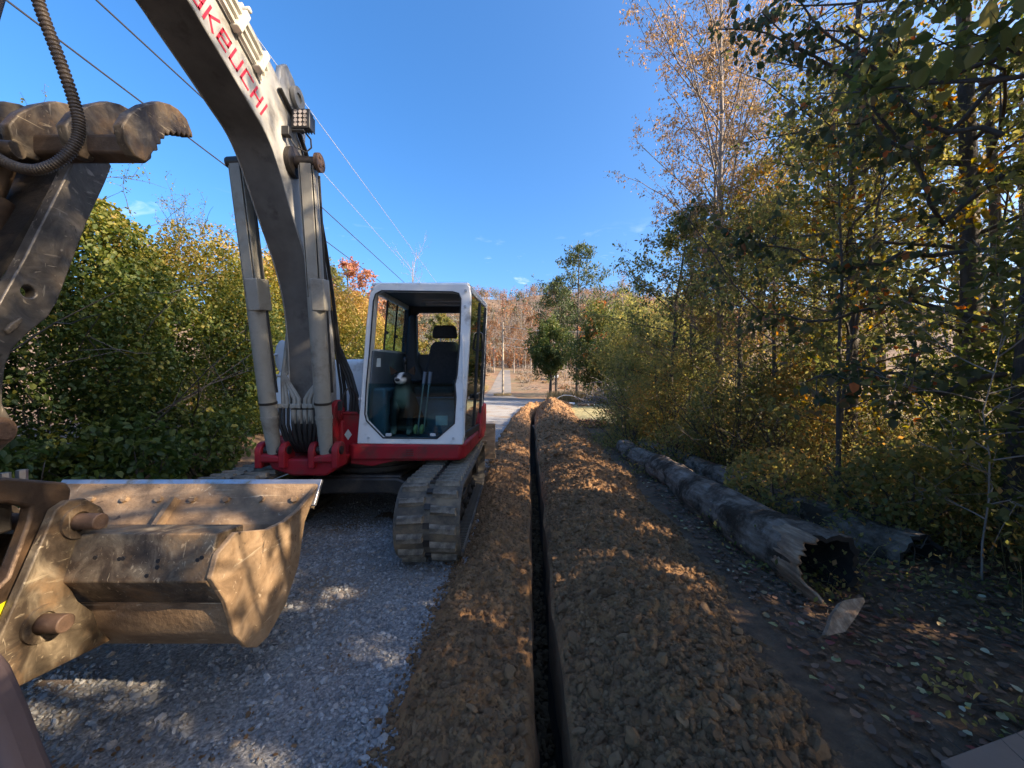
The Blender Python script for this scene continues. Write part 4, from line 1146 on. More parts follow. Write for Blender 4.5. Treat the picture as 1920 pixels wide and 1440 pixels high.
MB().tube([(-1.645, 3.72, 1.28), (-1.635, 3.74, 1.40), (-1.60, 3.8, 1.48), (-1.56, 3.86, 1.40), (-1.55, 3.9, 1.2)], 0.010, 6).box((-1.65, 3.70, 1.29), (0.035, 0.03, 0.09)).build('hose', M['hose'], exc)
# mirror left of the boom
mr = MB().tube([(-2.545, 4.20, 1.80), (-2.555, 4.215, 1.80)], 0.10, 20)
mr = MB(); mr.ball((-2.50, 4.2, 1.80), (0.085, 0.022, 0.18), 16, 9)
mir = mr.build('mirror', M['mirror'], exc)
MB().tube([(-2.54, 4.17, 1.82), (-2.60, 4.12, 1.80), (-2.615, 4.1, 1.68), (-2.56, 4.14, 1.60), (-2.42, 4.28, 1.55), (-2.36, 4.40, 1.55)], 0.013, 8).build('mirror_bracket', M['mirror'], mir)

# ---- cab
CY0, CY1 = 3.86, 3.93
q = lambda px, py, d=3.9: (P(px, py, d).x, P(px, py, d).z)
outer = [q(*p) for p in [(672, 831), (676, 780), (683, 690), (689, 610), (695, 556), (699, 543), (706, 536), (718, 532), (866, 534), (876, 534), (882, 540), (884, 556), (881, 640), (875, 740), (869, 833)]]
inner = [q(*p) for p in [(721, 820), (690, 788), (687, 776), (690, 719), (696, 656), (703, 566), (707, 553), (718, 547), (850, 549), (861, 552), (865, 562), (862, 650), (858, 703), (854, 720), (856, 745), (853, 793), (821, 821)]]
fr = link_mesh('cab_frame', plate_with_hole(outer, inner, CY0, CY1), M['white'], exc, bevel=0.010, smooth=40)
# rubber seal round the opening
ring = [Vector((x, CY0 - 0.002, z)) for x, z in inner]; ring.append(ring[0]); 
MB().tube(ring, 0.0075, 6).build('window_seal', M['black'], exc)
sx = lambda y, z: -0.508 + 0.075 * (y - 3.93) + 0.050 * (z - 0.9)
lx = lambda y, z: -1.545 + 0.080 * (z - 0.9)
def side_bar(pts, th, name, mat, f, inward):
    """a flat bar lying in a cab side; pts are (y,z) outline"""
    b = MB(); n = len(pts)
    vs = [(f(y, z), y, z) for y, z in pts] + [(f(y, z) + inward * th, y, z) for y, z in pts]
    fs = [tuple(range(n)), tuple(range(n, 2 * n))[::-1]] + [(i, (i + 1) % n, n + (i + 1) % n, n + i) for i in range(n)]
    return b.add(vs, fs).build(name, mat, exc, bevel=0.006)
RZ = lambda y: 2.505 + (y - 3.9) * 0.055
side_bar([(3.93, .905), (4.03, .905), (4.03, 2.30), (4.08, RZ(4.08) - .03), (3.93, RZ(3.93) - .02)], 0.045, 'front_pillar', M['white'], sx, -1)
side_bar([(5.12, .905), (5.22, .905), (5.22, 2.40), (5.16, RZ(5.2) - .02), (5.10, RZ(5.1) - .04)], 0.05, 'rear_pillar', M['white'], sx, -1)
side_bar([(3.93, RZ(3.93) - .055), (5.2, RZ(5.2) - .065), (5.2, RZ(5.2) - .005), (3.93, RZ(3.93) - .004)], 0.05, 'roof_rail', M['white'], sx, -1)
side_bar([(4.03, .905), (5.12, .905), (5.12, .985), (4.03, .985)], 0.04, 'door_sill', M['black'], sx, -1)
door = side_bar([(4.035, .99), (5.11, .99), (5.11, RZ(5.1) - .07), (4.08, RZ(4.1) - .065), (4.035, 2.33)], 0.006, 'door_glass', M['green_glass'], lambda y, z: sx(y, z) - 0.012, -1)
db = MB()
for y in (4.045, 4.64, 5.10):
    db.add([(sx(y + a, z) + b, y + a, z) for z in (.99, RZ(y) - .07) for a, b in ((-.016, .004), (.016, .004), (.016, -.03), (-.016, -.03))], [(0, 1, 5, 4), (1, 2, 6, 5), (2, 3, 7, 6), (3, 0, 4, 7), (0, 3, 2, 1), (4, 5, 6, 7)])
db.build('door_frame', M['black'], exc)
MB().box((sx(4.63, 1.35) + 0.022, 4.62, 1.35), (0.03, 0.10, 0.05)).tube([(sx(4.62, 2.05) + .01, 4.66, 2.12), (sx(4.62, 2.05) + .04, 4.66, 2.1), (sx(4.62, 2.05) + .04, 4.66, 1.92), (sx(4.62, 1.9) + .01, 4.66, 1.9)], 0.014, 8).build('door_handle', M['black'], exc)
MB().tube([(sx(3.96, 1.02) + .012, 3.875, .965), (sx(3.96, 1.2) + .01, 3.858, 1.0), (sx(3.96, 1.2) - .004, 3.85, 1.95), (sx(3.96, 1.2) - .006, 3.862, 2.0)], 0.012, 8).build('grab_rail', M['white'], exc)
# left side: panel below, sliding panes above
side_bar([(3.93, .905), (5.2, .905), (5.2, 1.93), (3.93, 1.86)], 0.035, 'side_panel', M['white'], lx, 1)
side_bar([(3.94, .95), (5.18, .95), (5.18, 1.90), (3.94, 1.84)], 0.02, 'side_trim', M['grey_trim'], lambda y, z: lx(y, z) + 0.036, 1)
side_bar([(3.93, 1.86), (3.99, 1.86), (3.99, RZ(3.99) - .03), (3.93, RZ(3.93) - .03)], 0.045, 'front_pillar', M['white'], lx, 1)
side_bar([(5.10, 1.92), (5.20, 1.93), (5.20, RZ(5.2) - .02), (5.10, RZ(5.1) - .02)], 0.06, 'rear_pillar', M['trim'], lx, 1)
side_bar([(3.93, RZ(3.93) - .08), (5.2, RZ(5.2) - .09), (5.2, RZ(5.2) - .005), (3.93, RZ(3.93) - .004)], 0.05, 'roof_rail', M['white'], lx, 1)
side_bar([(4.35, 1.87), (4.72, 1.89), (4.72, RZ(4.7) - .09), (4.35, RZ(4.4) - .085)], 0.005, 'sliding_pane', M['teal_glass'], lambda y, z: lx(y, z) + 0.012, 1)
side_bar([(4.66, 1.89), (5.10, 1.92), (5.10, RZ(5.1) - .09), (4.66, RZ(4.7) - .085)], 0.005, 'sliding_pane', M['teal_glass'], lambda y, z: lx(y, z) + 0.024, 1)
for y in (4.34, 4.70):
    side_bar([(y, 1.88), (y + .022, 1.88), (y + .022, RZ(y) - .085), (y, RZ(y) - .085)], 0.02, 'pane_edge', M['black'], lambda yy, z: lx(yy, z) + 0.010, 1)
    MB().box((lx(y, 2.1) + .035, y + .02, 2.08), (0.022, 0.05, 0.03)).build('pane_catch', M['black'], exc)
# roof, floor, back wall
rf = MB(); pr = [(3.87, 2.500), (5.26, 2.585), (5.26, 2.545), (3.87, 2.455)]
rf.add([(-1.425, 3.9, RZ(3.9) - .012), (-0.435, 3.9, RZ(3.9) - .010), (-.335, 5.22, RZ(5.2) - .01), (-1.425, 5.22, RZ(5.2) - .01)] +
       [(-1.425, 3.9, RZ(3.9) + .022), (-0.435, 3.9, RZ(3.9) + .024), (-.345, 5.22, RZ(5.2) + .024), (-1.425, 5.22, RZ(5.2) + .024)],
       [(0, 3, 2, 1), (4, 5, 6, 7), (0, 1, 5, 4), (1, 2, 6, 5), (2, 3, 7, 6), (3, 0, 4, 7)])
rf.build('roof', M['white'], exc, bevel=0.014)
MB().add([(-1.375, 3.94, RZ(3.94) - .035), (-0.49, 3.94, RZ(3.94) - .035), (-.40, 5.15, RZ(5.15) - .04), (-1.375, 5.15, RZ(5.15) - .04),
          (-1.375, 3.94, RZ(3.94) - .015), (-0.49, 3.94, RZ(3.94) - .015), (-.40, 5.15, RZ(5.15) - .02), (-1.375, 5.15, RZ(5.15) - .02)],
         [(0, 3, 2, 1), (4, 5, 6, 7), (0, 1, 5, 4), (1, 2, 6, 5), (2, 3, 7, 6), (3, 0, 4, 7)]).build('headliner', M['trim'], exc)
for z in (0, 1):
    MB().tube([(-1.05, 4.5 + z * .2, 2.47), (-0.47, 4.5 + z * .2, 2.46)], 0.011, 8).build('roof_rod', M['lever'], exc)
ow = [(-1.535, .91), (-1.49, 1.6), (-1.425, RZ(5.2) - .01), (-0.335, RZ(5.2) - .01), (-.36, 1.6), (-.41, .91)]
iw = [(-1.24, 1.90), (-1.30, 1.98), (-1.30, 2.42), (-1.26, 2.46), (-.56, 2.46), (-.53, 2.42), (-.53, 1.90)]
link_mesh('back_wall', plate_with_hole(ow, iw, 5.20, 5.25), M['trim'], exc, smooth=30)
MB().prism_xz([(-1.23, 1.91), (-1.29, 1.98), (-1.29, 2.42), (-.54, 2.42), (-.54, 1.91)], 5.222, 5.228).build('rear_window', M['glass'], exc)
MB().box((-1.0, 4.55, 0.925), (1.02, 1.25, 0.03)).build('cab_floor', M['grey_trim'], exc)
# lower front pane, the upper one is stowed under the roof
lp_ = [q(*p) for p in [(721, 819), (691, 787), (688, 775), (691, 719), (855, 719), (857, 745), (852, 792), (820, 820)]]
MB().prism_xz(lp_, 3.905, 3.911).build('lower_windscreen', M['teal_glass'], exc)
for px in (729, 812):
    MB().box((P(px, 815, 3.9).x, 3.895, P(px, 815, 3.9).z), (0.055, 0.03, 0.028)).build('pane_clip', M['mirror'], exc, bevel=0.004)
for px, py in ((691, 821), (850, 822), (675, 748), (698, 542), (872, 575), (873, 545)):
    v = P(px, py, 3.86); MB().tube([(v.x, 3.865, v.z), (v.x, 3.848, v.z)], 0.014, 8).build('bolt', M['mirror'], exc)
# inside the cab
st = MB().box((-0.885, 4.60, 1.41), (0.47, 0.50, 0.12)).build('seat', M['seat'], exc, bevel=0.04, segs=3)
MB().prism_xz([(-1.12, 1.48), (-1.10, 1.60), (-1.02, 1.97), (-.98, 2.03), (-.70, 2.03), (-.665, 1.97), (-.65, 1.60), (-.655, 1.48)], 4.80, 4.93).build('backrest', M['seat'], st, bevel=0.035, segs=3)
MB().prism_xz([(-.995, 2.075), (-.985, 2.20), (-.955, 2.235), (-.73, 2.235), (-.70, 2.20), (-.69, 2.075)], 4.80, 4.90).build('headrest', M['seat'], st, bevel=0.03, segs=3)
MB().tube([(-.90, 4.86, 2.0), (-.90, 4.86, 2.1)], 0.008, 6).tube([(-.78, 4.86, 2.0), (-.78, 4.86, 2.1)], 0.008, 6).build('headrest_post', M['lever'], st)
MB().box((-0.86, 4.62, 1.14), (0.52, 0.46, 0.42)).box((-.86, 4.50, 1.345), (0.50, 0.3, 0.02)).build('seat_base', M['grey_trim'], exc, bevel=0.02)
MB().box((-0.80, 4.385, 1.085), (0.135, 0.006, 0.11)).build('warning_label', M['decal_pale'], exc)
for x in (-1.20, -0.60):
    c_ = MB().box((x, 4.55, 1.48), (0.13, 0.50, 0.14)).box((x, 4.40, 1.28), (0.1, 0.2, 0.3)).build('arm_console', M['black'], exc, bevel=0.025)
    MB().tube([(x, 4.34, 1.54), (x, 4.33, 1.72)], [0.014, 0.02], 8).ball((x, 4.33, 1.76), (0.025, 0.028, 0.045), 10, 7).build('joystick', M['black'], c_)
MB().box((-1.40, 4.28, 1.20), (0.16, 0.5, 0.52)).box((-1.385, 4.12, 1.33), (0.06, 0.16, 0.16)).build('side_console', M['grey_trim'], exc, bevel=0.04, segs=3)
MB().box((-1.43, 4.06, 1.725), (0.095, 0.01, 0.09)).build('load_chart', M['decal_pale'], exc)
MB().prism_xz([(-1.40, 1.86), (-1.36, 2.40), (-1.26, 2.42), (-1.25, 1.8), (-1.15, 1.55), (-1.40, 1.45)], 5.05, 5.19).build('corner_trim', M['trim'], exc, bevel=0.03)
for xb, xt in ((-0.995, -0.945), (-0.93, -0.885)):
    lv = MB().tube([(xb, 4.06, 1.0), (xt, 4.12, 1.50)], 0.009, 8).build('travel_lever', M['lever'], exc)
    MB().tube([(xt - .002, 4.12, 1.49), (xt + .012, 4.135, 1.63)], [0.017, 0.021], 10).build('lever_grip', M['grey_trim'], lv)
    MB().box((xb - 0.01, 4.02, 1.03), (0.035, 0.09, 0.07), (0.5, 0, 0)).build('pedal', M['brass'], exc, bevel=0.012)
t_ = np.linspace(0, 1, 140)
MB().tube(np.stack([-1.375 + 0.014 * np.cos(t_ * 120), 4.95 + 0.014 * np.sin(t_ * 120), 2.44 - t_ * 0.42], 1), 0.004, 5).tube([(-1.375, 4.95, 2.02), (-1.36, 4.93, 1.95), (-1.34, 4.9, 1.80)], 0.004, 5).build('coiled_cord', M['rustpin'], exc)

# ---- bucket
bk = MB()
EPP = [(2.405, .884), (2.236, .700), (2.169, .477), (2.046, .328), (1.898, .256), (1.819, .257), (1.746, .307), (1.668, .418), (1.646, .503), (1.616, .592), (1.541, .722), (1.575, .807), (1.678, .855), (1.79, .82),
       (1.898, .785), (2.046, .775), (2.19, .796), (2.307, .838)]
XR_, XL_ = -1.20, -2.80
shell_out = [(2.40, .872), (2.225, .690), (2.155, .477), (2.036, .338), (1.895, .270), (1.825, .271), (1.757, .318), (1.682, .424), (1.660, .505), (1.65, .565)]
shell_in = [(y + 0.018 * a, z + 0.018 * b) for (y, z), (a, b) in zip(shell_out, [(-.8, .6), (-1, .4), (-1, .4), (-.7, .7), (-.3, 1), (.2, 1), (.7, .7), (.9, .4), (1, .2), (1, .1)])]
bucket = MB().prism(shell_out + shell_in[::-1], XL_ + .012, XR_ - .012).build('bucket', M['earthy'], exc, smooth=25)
for x0 in (XR_ - 0.025, XL_):
    MB().prism(EPP, x0, x0 + 0.025).build('end_plate', M['earthy'], bucket, bevel=0.005)
MB().prism([(2.432, .892), (2.34, .758), (2.318, .772), (2.41, .905)], XL_ - .01, XR_ + 0.012).build('cutting_edge', M['edge'], bucket, bevel=0.004)
MB().prism([(2.40, .80), (2.36, .742), (2.375, .73), (2.418, .79)], XL_ + .02, XR_ - 0.02).build('wear_strip', M['steel'], bucket)
for k in range(8):
    x = -1.30 - k * 0.203
    MB().tube([(x, 2.335, .792), (x, 2.296, .816)], [0.026, 0.019], 6).build('bolt', M['earthy'], bucket)
MB().prism([(2.32, .800), (2.10, .595), (2.0, .45), (1.98, .47), (2.07, .64), (2.27, .835)], -2.012, -1.985).build('gusset', M['earthy'], bucket)
MB().prism([(2.145, .66), (2.135, .655), (2.16, .60), (2.175, .605)], XL_ + .02, XR_ - .02).build('weld_seam', M['earthy'], bucket)
bb = MB().prism([(1.602, .878), (1.545, .705), (1.652, .563), (1.76, .60), (1.76, .86)], XL_ + 0.025, XR_ - 0.025).build('back_beam', M['steel'], bucket, bevel=0.006)
rr = random.Random(2)
for x, s in ((-1.70, .25), (-1.60, .28), (-1.585, .27), (-1.44, .32), (-1.437, .45), (-1.47, .62), (-1.28, .30), (-1.265, .25)):   # burnt holes through the beam plate
    y = 1.602 + (1.545 - 1.602) * (s + .25); z = .878 + (.705 - .878) * (s + .25)
    MB().tube([(x, y - 0.0022, z + 0.0006), (x, y + .004, z)], 0.0085, 10).build('hole', M['black'], bb)
EAR = [(1.522, 1.005), (1.568, 1.027), (1.627, 1.018), (1.69, .962), (1.724, .892), (1.70, .80), (1.62, .76), (1.56, .70), (1.60, .60), (1.668, .508), (1.69, .425), (1.735, .348), (1.40, .395), (1.335, .44), (1.352, .60)]
for x0 in (-1.835, -2.20):
    e = MB().prism(EAR, x0, x0 + 0.035).build('ear', M['steel'], bucket, bevel=0.005)
    for yc, zc in ((1.60, .93), (1.475, .585)):
        MB().ring_tube((x0 + 0.035, yc, zc), (x0 + 0.047, yc, zc), 0.068, 0.04, 24).build('boss', M['steel'], e)
for yc, zc in ((1.60, .93), (1.475, .585)):
    MB().tube([(-2.27, yc, zc), (-1.705, yc, zc)], 0.033, 20).build('bucket_pin', M['rustpin'], bucket, bevel=0.004)

# ---- quick coupler between stick and bucket
for x0 in (-1.90, -2.15):
    MB().prism([(1.28, 1.175), (1.416, 1.157), (1.562, 1.105), (1.604, 1.09), (1.622, 1.055), (1.616, 1.015), (1.585, .985), (1.566, .95), (1.484, .73), (1.428, .635), (1.36, .55), (1.29, .60), (1.30, .70), (1.416, .789), (1.477, .975), (1.485, 1.028), (1.416, 1.063), (1.28, 1.085)], x0, x0 + 0.05).build('coupler_plate', M['brown_steel'], exc, bevel=0.01)
MB().box((-2.0, 1.42, 1.0), (0.2, 0.1, 0.12)).box((-2.0, 1.36, .68), (0.2, 0.1, 0.2)).build('coupler_body', M['dark_steel'], exc, bevel=0.01)
for y in (1.425, 1.475):
    MB().tube([(-1.875, y, 1.125), (-1.875, y, 1.172)], 0.016, 6).build('bolt', M['edge'], exc)
MB().prism([(1.37, .70), (1.432, .712), (1.412, .655), (1.37, .650)], -1.8495, -1.8465).build('yellow_sticker', M['decal_yellow'], exc)

# ---- thumb above the bucket
TP = [(1.625, 2.538), (1.427, 1.974), (1.34, 1.75), (1.22, 1.60), (1.20, 1.42), (1.26, 1.28), (1.356, 1.262), (1.39, 1.30), (1.397, 1.336), (1.384, 1.382), (1.363, 1.43), (1.364, 1.483), (1.371, 1.566), (1.392, 1.629), (1.436, 1.691), (1.496, 1.759),
      (1.527, 1.825), (1.587, 2.027), (1.633, 2.182), (1.706, 2.387), (1.735, 2.479), (1.70, 2.52), (1.68, 2.60), (1.665, 2.625)]
def thumb_plate(x0, x1):
    """side plate with its round drilled hole"""
    c, rad = (1.436, 1.844), 0.023
    hole = [(c[0] + rad * math.cos(a), c[1] + rad * math.sin(a)) for a in np.linspace(0, 2 * math.pi, 14, endpoint=False)]
    me = plate_with_hole([(-y, z) for y, z in TP], [(-y, z) for y, z in hole], 0, x1 - x0)
    for v in me.vertices:
        x, y, z = v.co; v.co = (x0 + y, -x, z)
    bm = bmesh.new(); bm.from_mesh(me); bmesh.ops.recalc_face_normals(bm, faces=bm.faces); bm.to_mesh(me); bm.free()
    return me
thumb = link_mesh('thumb', thumb_plate(-1.845, -1.80), M['plate'], exc, bevel=0.005, smooth=30)
link_mesh('thumb_plate', thumb_plate(-2.19, -2.145), M['plate'], thumb, bevel=0.005, smooth=30)
TINE = [(1.455, 2.477), (1.486, 2.545), (1.54, 2.615), (1.609, 2.68), (1.66, 2.705), (1.70, 2.712), (1.745, 2.70), (1.775, 2.655), (1.779, 2.634), (1.765, 2.640), (1.757, 2.620), (1.742, 2.630), (1.732, 2.608), (1.717, 2.619), (1.706, 2.594),
        (1.692, 2.606), (1.678, 2.580), (1.662, 2.590), (1.654, 2.562), (1.636, 2.566), (1.634, 2.536), (1.616, 2.532), (1.618, 2.505), (1.600, 2.494), (1.604, 2.470), (1.585, 2.458), (1.551, 2.392), (1.505, 2.388), (1.47, 2.42)]
for k in range(5):
    x = -1.49 - 0.215 * k
    MB().prism(TINE, x - 0.02, x + 0.02).build('tine', M['steel'], thumb, bevel=0.006)
MB().prism([(1.53, 2.42), (1.53, 2.49), (1.56, 2.51), (1.61, 2.50), (1.61, 2.44), (1.58, 2.40)], -2.36, -1.50).build('cross_beam', M['brown_steel'], thumb, bevel=0.01)
MB().prism([(1.34, 1.84), (1.36, 1.82), (1.63, 2.42), (1.61, 2.44)], -2.15, -1.84).build('web_plate', M['dark_steel'], thumb)
MB().tube([(-1.99, 1.30, 1.52), (-1.99, 1.40, 1.95), (-1.99, 1.46, 2.2)], 0.075, 18).tube([(-1.99, 1.46, 2.2), (-1.99, 1.53, 2.46)], 0.04, 14).build('thumb_cylinder', M['brown_steel'], thumb)
MB().tube([(-2.02, 1.43, 2.36), (-1.86, 1.45, 2.38)], [0.05, 0.03], 12).ball((-2.05, 1.37, 2.26), (0.06, 0.05, 0.09), 12, 8).build('thumb_lug', M['steel'], thumb)
MB().box((-2.05, 1.38, 2.36), (0.30, 0.04, 0.035), (0, 0.06, 0)).build('hose_guard', M['brown_steel'], thumb, bevel=0.01)
MB().tube([(-1.845, 1.28, 1.345), (-1.765, 1.28, 1.345)], 0.035, 18).tube([(-1.8, 1.352, 1.335), (-1.775, 1.352, 1.335)], 0.03, 16).ring_tube((-1.80, 1.345, 1.335), (-1.788, 1.345, 1.335), 0.05, 0.02).build('thumb_pin', M['rustpin'], thumb)
MB().prism([(1.37, 1.675), (1.392, 1.70), (1.412, 1.735), (1.404, 1.745), (1.375, 1.715), (1.36, 1.69)], -1.80, -1.785).build('stop_bar', M['steel'], thumb, bevel=0.004)
# corrugated conduit in front of the thumb
cp = [P(62, -60, 1.26), P(70, 0, 1.28), P(92, 60, 1.30), P(115, 120, 1.32), P(136, 180, 1.34), P(149, 225, 1.35), P(148, 258, 1.35), P(132, 287, 1.34), P(104, 309, 1.33), P(70, 320, 1.32), P(35, 316, 1.31), P(0, 300, 1.30), P(-40, 270, 1.29)]
cpa = np.array([tuple(p) for p in cp]); tt = np.linspace(0, len(cp) - 1, 420)
# smooth the path
sm = np.stack([np.interp(tt, np.arange(len(cp)), cpa[:, k]) for k in range(3)], 1)
for _ in range(25): sm[15:-15] = sm[15:-15]; sm[1:-1] = (sm[:-2] + sm[1:-1] * 2 + sm[2:]) / 4
for _ in range(160): sm[1:-1] = (sm[:-2] + sm[1:-1] * 2 + sm[2:]) / 4
b = MB(); k = np.arange(len(sm)); t3, u3, v3 = frames_along(sm)
rad = 0.0158 + 0.0026 * np.sin(k * 2 * math.pi / 5.2)
ang = np.arange(12) * 2 * math.pi / 12
ringv = (sm[:, None] + rad[:, None, None] * (np.cos(ang)[None, :, None] * u3[:, None] + np.sin(ang)[None, :, None] * v3[:, None])).reshape(-1, 3)
i, j = np.meshgrid(np.arange(len(sm) - 1), np.arange(12), indexing='ij')
fc = np.stack([i * 12 + j, i * 12 + (j + 1) % 12, (i + 1) * 12 + (j + 1) % 12, (i + 1) * 12 + j], -1).reshape(-1, 4)
mesh_np('conduit', ringv, fc, M['conduit'], exc, smooth=True)
# ---- stick
MB().prism([(0.62, 4.20), (0.75, 3.80), (0.90, 3.0), (0.98, 2.0), (1.06, 1.2), (1.20, 0.90), (1.30, .52), (1.40, .52), (1.42, .65), (1.33, .95), (1.28, 1.2), (1.27, 2.0), (1.34, 2.45), (1.425, 2.92), (1.38, 3.5), (1.15, 4.1), (0.95, 4.28)], -2.12, -1.86).build('stick', M['brown_steel'], exc, bevel=0.012)
MB().tube([(-2.14, 0.86, 3.98), (-1.79, 0.86, 3.98)], 0.05, 16).build('stick_pin', M['rustpin'], exc)

for c in list(exc.children):
    c.matrix_parent_inverse = Matrix.Translation(-EX)

# ------------------------------------------------------------------ the dog sitting in the cab
def make_dog(loc):
    root = empty('dog', loc); tag(root, 'black dog with white blaze and white chest sitting behind the cab windscreen', 'dog')
    V = [(0, .16, .12), (0, .13, .24), (0, .05, .36), (0, -.01, .46), (0, -.03, .55), (0, -.045, .60), (0, -.11, .585), (0, -.165, .565),      # 0 rump .. 7 nose
         (.07, -.03, .32), (.075, -.07, .17), (.07, -.08, .04), (.07, -.12, .02),
         (-.07, -.03, .32), (-.075, -.07, .17), (-.07, -.08, .04), (-.07, -.12, .02),
         (.12, .13, .11), (.15, -.01, .17), (.14, .06, .04), (.14, -.06, .025),
         (-.12, .13, .11), (-.15, -.01, .17), (-.14, .06, .04), (-.14, -.06, .025),
         (0, .27, .06), (.06, .36, .03)]
    E = [(0, 1), (1, 2), (2, 3), (3, 4), (4, 5), (5, 6), (6, 7), (2, 8), (8, 9), (9, 10), (10, 11), (2, 12), (12, 13), (13, 14), (14, 15),
         (0, 16), (16, 17), (17, 18), (18, 19), (0, 20), (20, 21), (21, 22), (22, 23), (0, 24), (24, 25)]
    Rd = [.115, .125, .115, .085, .078, .102, .058, .040, .055, .034, .028, .026, .055, .034, .028, .026, .085, .06, .032, .026, .085, .06, .032, .026, .03, .016]
    me = bpy.data.meshes.new('dog_body'); me.from_pydata(V, E, []); me.update()
    o = bpy.data.objects.new('body', me); COL.objects.link(o); o.parent = root
    md = o.modifiers.new('skin', 'SKIN')
    for k, r_ in enumerate(Rd): me.skin_vertices[0].data[k].radius = (r_, r_)
    me.skin_vertices[0].data[0].use_root = True
    o.modifiers.new('smooth', 'SUBSURF').levels = 2
    o.modifiers['smooth'].render_levels = 2
    md.use_smooth_shade = True
    m, nt, out = new_mat('dog_coat')
    L = nt.links.new
    tc = nt.nodes.new('ShaderNodeTexCoord'); sp = nt.nodes.new('ShaderNodeSeparateXYZ'); L(tc.outputs['Object'], sp.inputs[0])
    def band(axis, lo, hi, soft):
        a = nt.nodes.new('ShaderNodeMapRange'); a.inputs['From Min'].default_value = lo - soft; a.inputs['From Max'].default_value = lo + soft
        c = nt.nodes.new('ShaderNodeMapRange'); c.inputs['From Min'].default_value = hi + soft; c.inputs['From Max'].default_value = hi - soft
        L(sp.outputs[axis], a.inputs['Value']); L(sp.outputs[axis], c.inputs['Value'])
        x = nt.nodes.new('ShaderNodeMath'); x.operation = 'MULTIPLY'; L(a.outputs[0], x.inputs[0]); L(c.outputs[0], x.inputs[1]); return x.outputs[0]
    def mul(p, q_):
        x = nt.nodes.new('ShaderNodeMath'); x.operation = 'MULTIPLY'; L(p, x.inputs[0]); L(q_, x.inputs[1]); return x.outputs[0]
    def mx(p, q_):
        x = nt.nodes.new('ShaderNodeMath'); x.operation = 'MAXIMUM'; L(p, x.inputs[0]); L(q_, x.inputs[1]); return x.outputs[0]
    muzzle = mul(band('Y', -.3, -.115, .012), band('Z', .50, .598, .012))
    blaze = mul(mul(band('X', -.02, .02, .008), band('Z', .57, .72, .02)), band('Y', -.3, -.02, .02))
    chest = mul(mul(band('X', -.06, .06, .02), band('Z', .30, .50, .03)), band('Y', -.3, -.01, .02))
    feet = band('Z', -.1, .08, .03)
    w = mx(muzzle, blaze); tan_w = mx(chest, feet)
    n = noise_node(nt, 40, 4); r1 = ramp_node(nt, [(0.3, (0.008, 0.008, 0.009)), (0.7, (0.025, 0.022, 0.02))]); L(n.outputs['Fac'], r1.inputs['Fac'])
    m0 = nt.nodes.new('ShaderNodeMixRGB'); m0.inputs['Color2'].default_value = (0.36, 0.28, 0.2, 1)
    L(tan_w, m0.inputs['Fac']); L(r1.outputs['Color'], m0.inputs['Color1'])
    mi = nt.nodes.new('ShaderNodeMixRGB'); mi.inputs['Color2'].default_value = (0.7, 0.66, 0.6, 1)
    L(w, mi.inputs['Fac']); L(m0.outputs['Color'], mi.inputs['Color1'])
    bs = nt.nodes.new('ShaderNodeBsdfPrincipled'); bs.inputs['Roughness'].default_value = 0.8; L(mi.outputs['Color'], bs.inputs['Base Color']); L(bs.outputs['BSDF'], out.inputs['Surface'])
    me.materials.append(m)
    for s in (-1, 1):
        MB().add([(s * .045, -.05, .665), (s * .108, -.035, .625), (s * .115, -.06, .725), (s * .06, .0, .655), (s * .115, -.015, .68)],
                 [(0, 1, 2), (1, 4, 2), (0, 2, 3), (3, 2, 4), (0, 3, 1), (1, 3, 4)]).build('ear', M['leaf_brown_fur'], root)
        MB().ball((s * .042, -.132, .628), .011, 8, 6).build('eye', M['black'], root)
    MB().ball((0, -.212, .578), (.022, .016, .017), 10, 7).build('nose', M['black'], root)
    MB().box((0, -.20, .543), (.034, .02, .004)).build('mouth', M['black'], root)
    return root
M['leaf_brown_fur'] = mat_plain('brown_fur', (0.05, 0.03, 0.02), 0.9)
dog = make_dog((-1.185, 4.22, 0.942)); dog.scale = (1.18, 1.1, 1.04)
# ------------------------------------------------------------------ hedge on the left
hedge_g = 'shrubs of the tall hedge along the left of the road'
HB = [(-6.0, 2.6, 0.3, (1.5, 1.6, 3.5), 'dark leafy hedge shrub nearest the camera, behind the bucket', 21, 0.28, 11000, 10),
      (-6.05, 4.9, 1.2, (1.6, 1.6, 3.85), 'tall dense hedge shrub with top tinted as if sunlit between thumb and boom', 22, 0.40, 15000, 34),
      (-6.1, 7.3, 2.2, (1.65, 1.7, 4.0), 'golden sunlit hedge shrub just left of the excavator boom', 23, 0.50, 15000, 30),
      (-6.2, 9.8, 0.7, (1.6, 1.7, 4.2), 'yellow green hedge shrub seen between boom and its left cylinder', 24, 0.52, 11000, 24),
      (-6.4, 12.6, 2.9, (1.6, 1.8, 4.3), 'bright yellow hedge shrub right of the boom', 25, 0.62, 10000, 20),
      (-6.8, 15.8, 1.9, (1.7, 1.9, 4.6), 'straw yellow shrub behind the white engine hood', 26, 0.68, 9000, 16),
      (-7.4, 19.5, 0.2, (1.8, 2.2, 4.6), 'pale yellow shrub at the far end of the hedge', 27, 0.7, 7000, 12)]
for x, y, rz, rad, lab, sd, tn, n, ws in HB:
    bush('hedge_shrub', (x, y, float(gz(x, y)) - 0.1), rz, lab, 'shrub', sd, 'leaf_hedge', rad, int(n * 3.6), leaf=0.058 if y < 9 else 0.08, tint=(tn - .08, 0.20), group=hedge_g, shell=0.5, wisps=ws, sun_tint=0.75, leaf_shape='oval' if y < 6 else 'quad', gap=-.6, stems=18)  # tint rises with height, imitating sun above and shade below
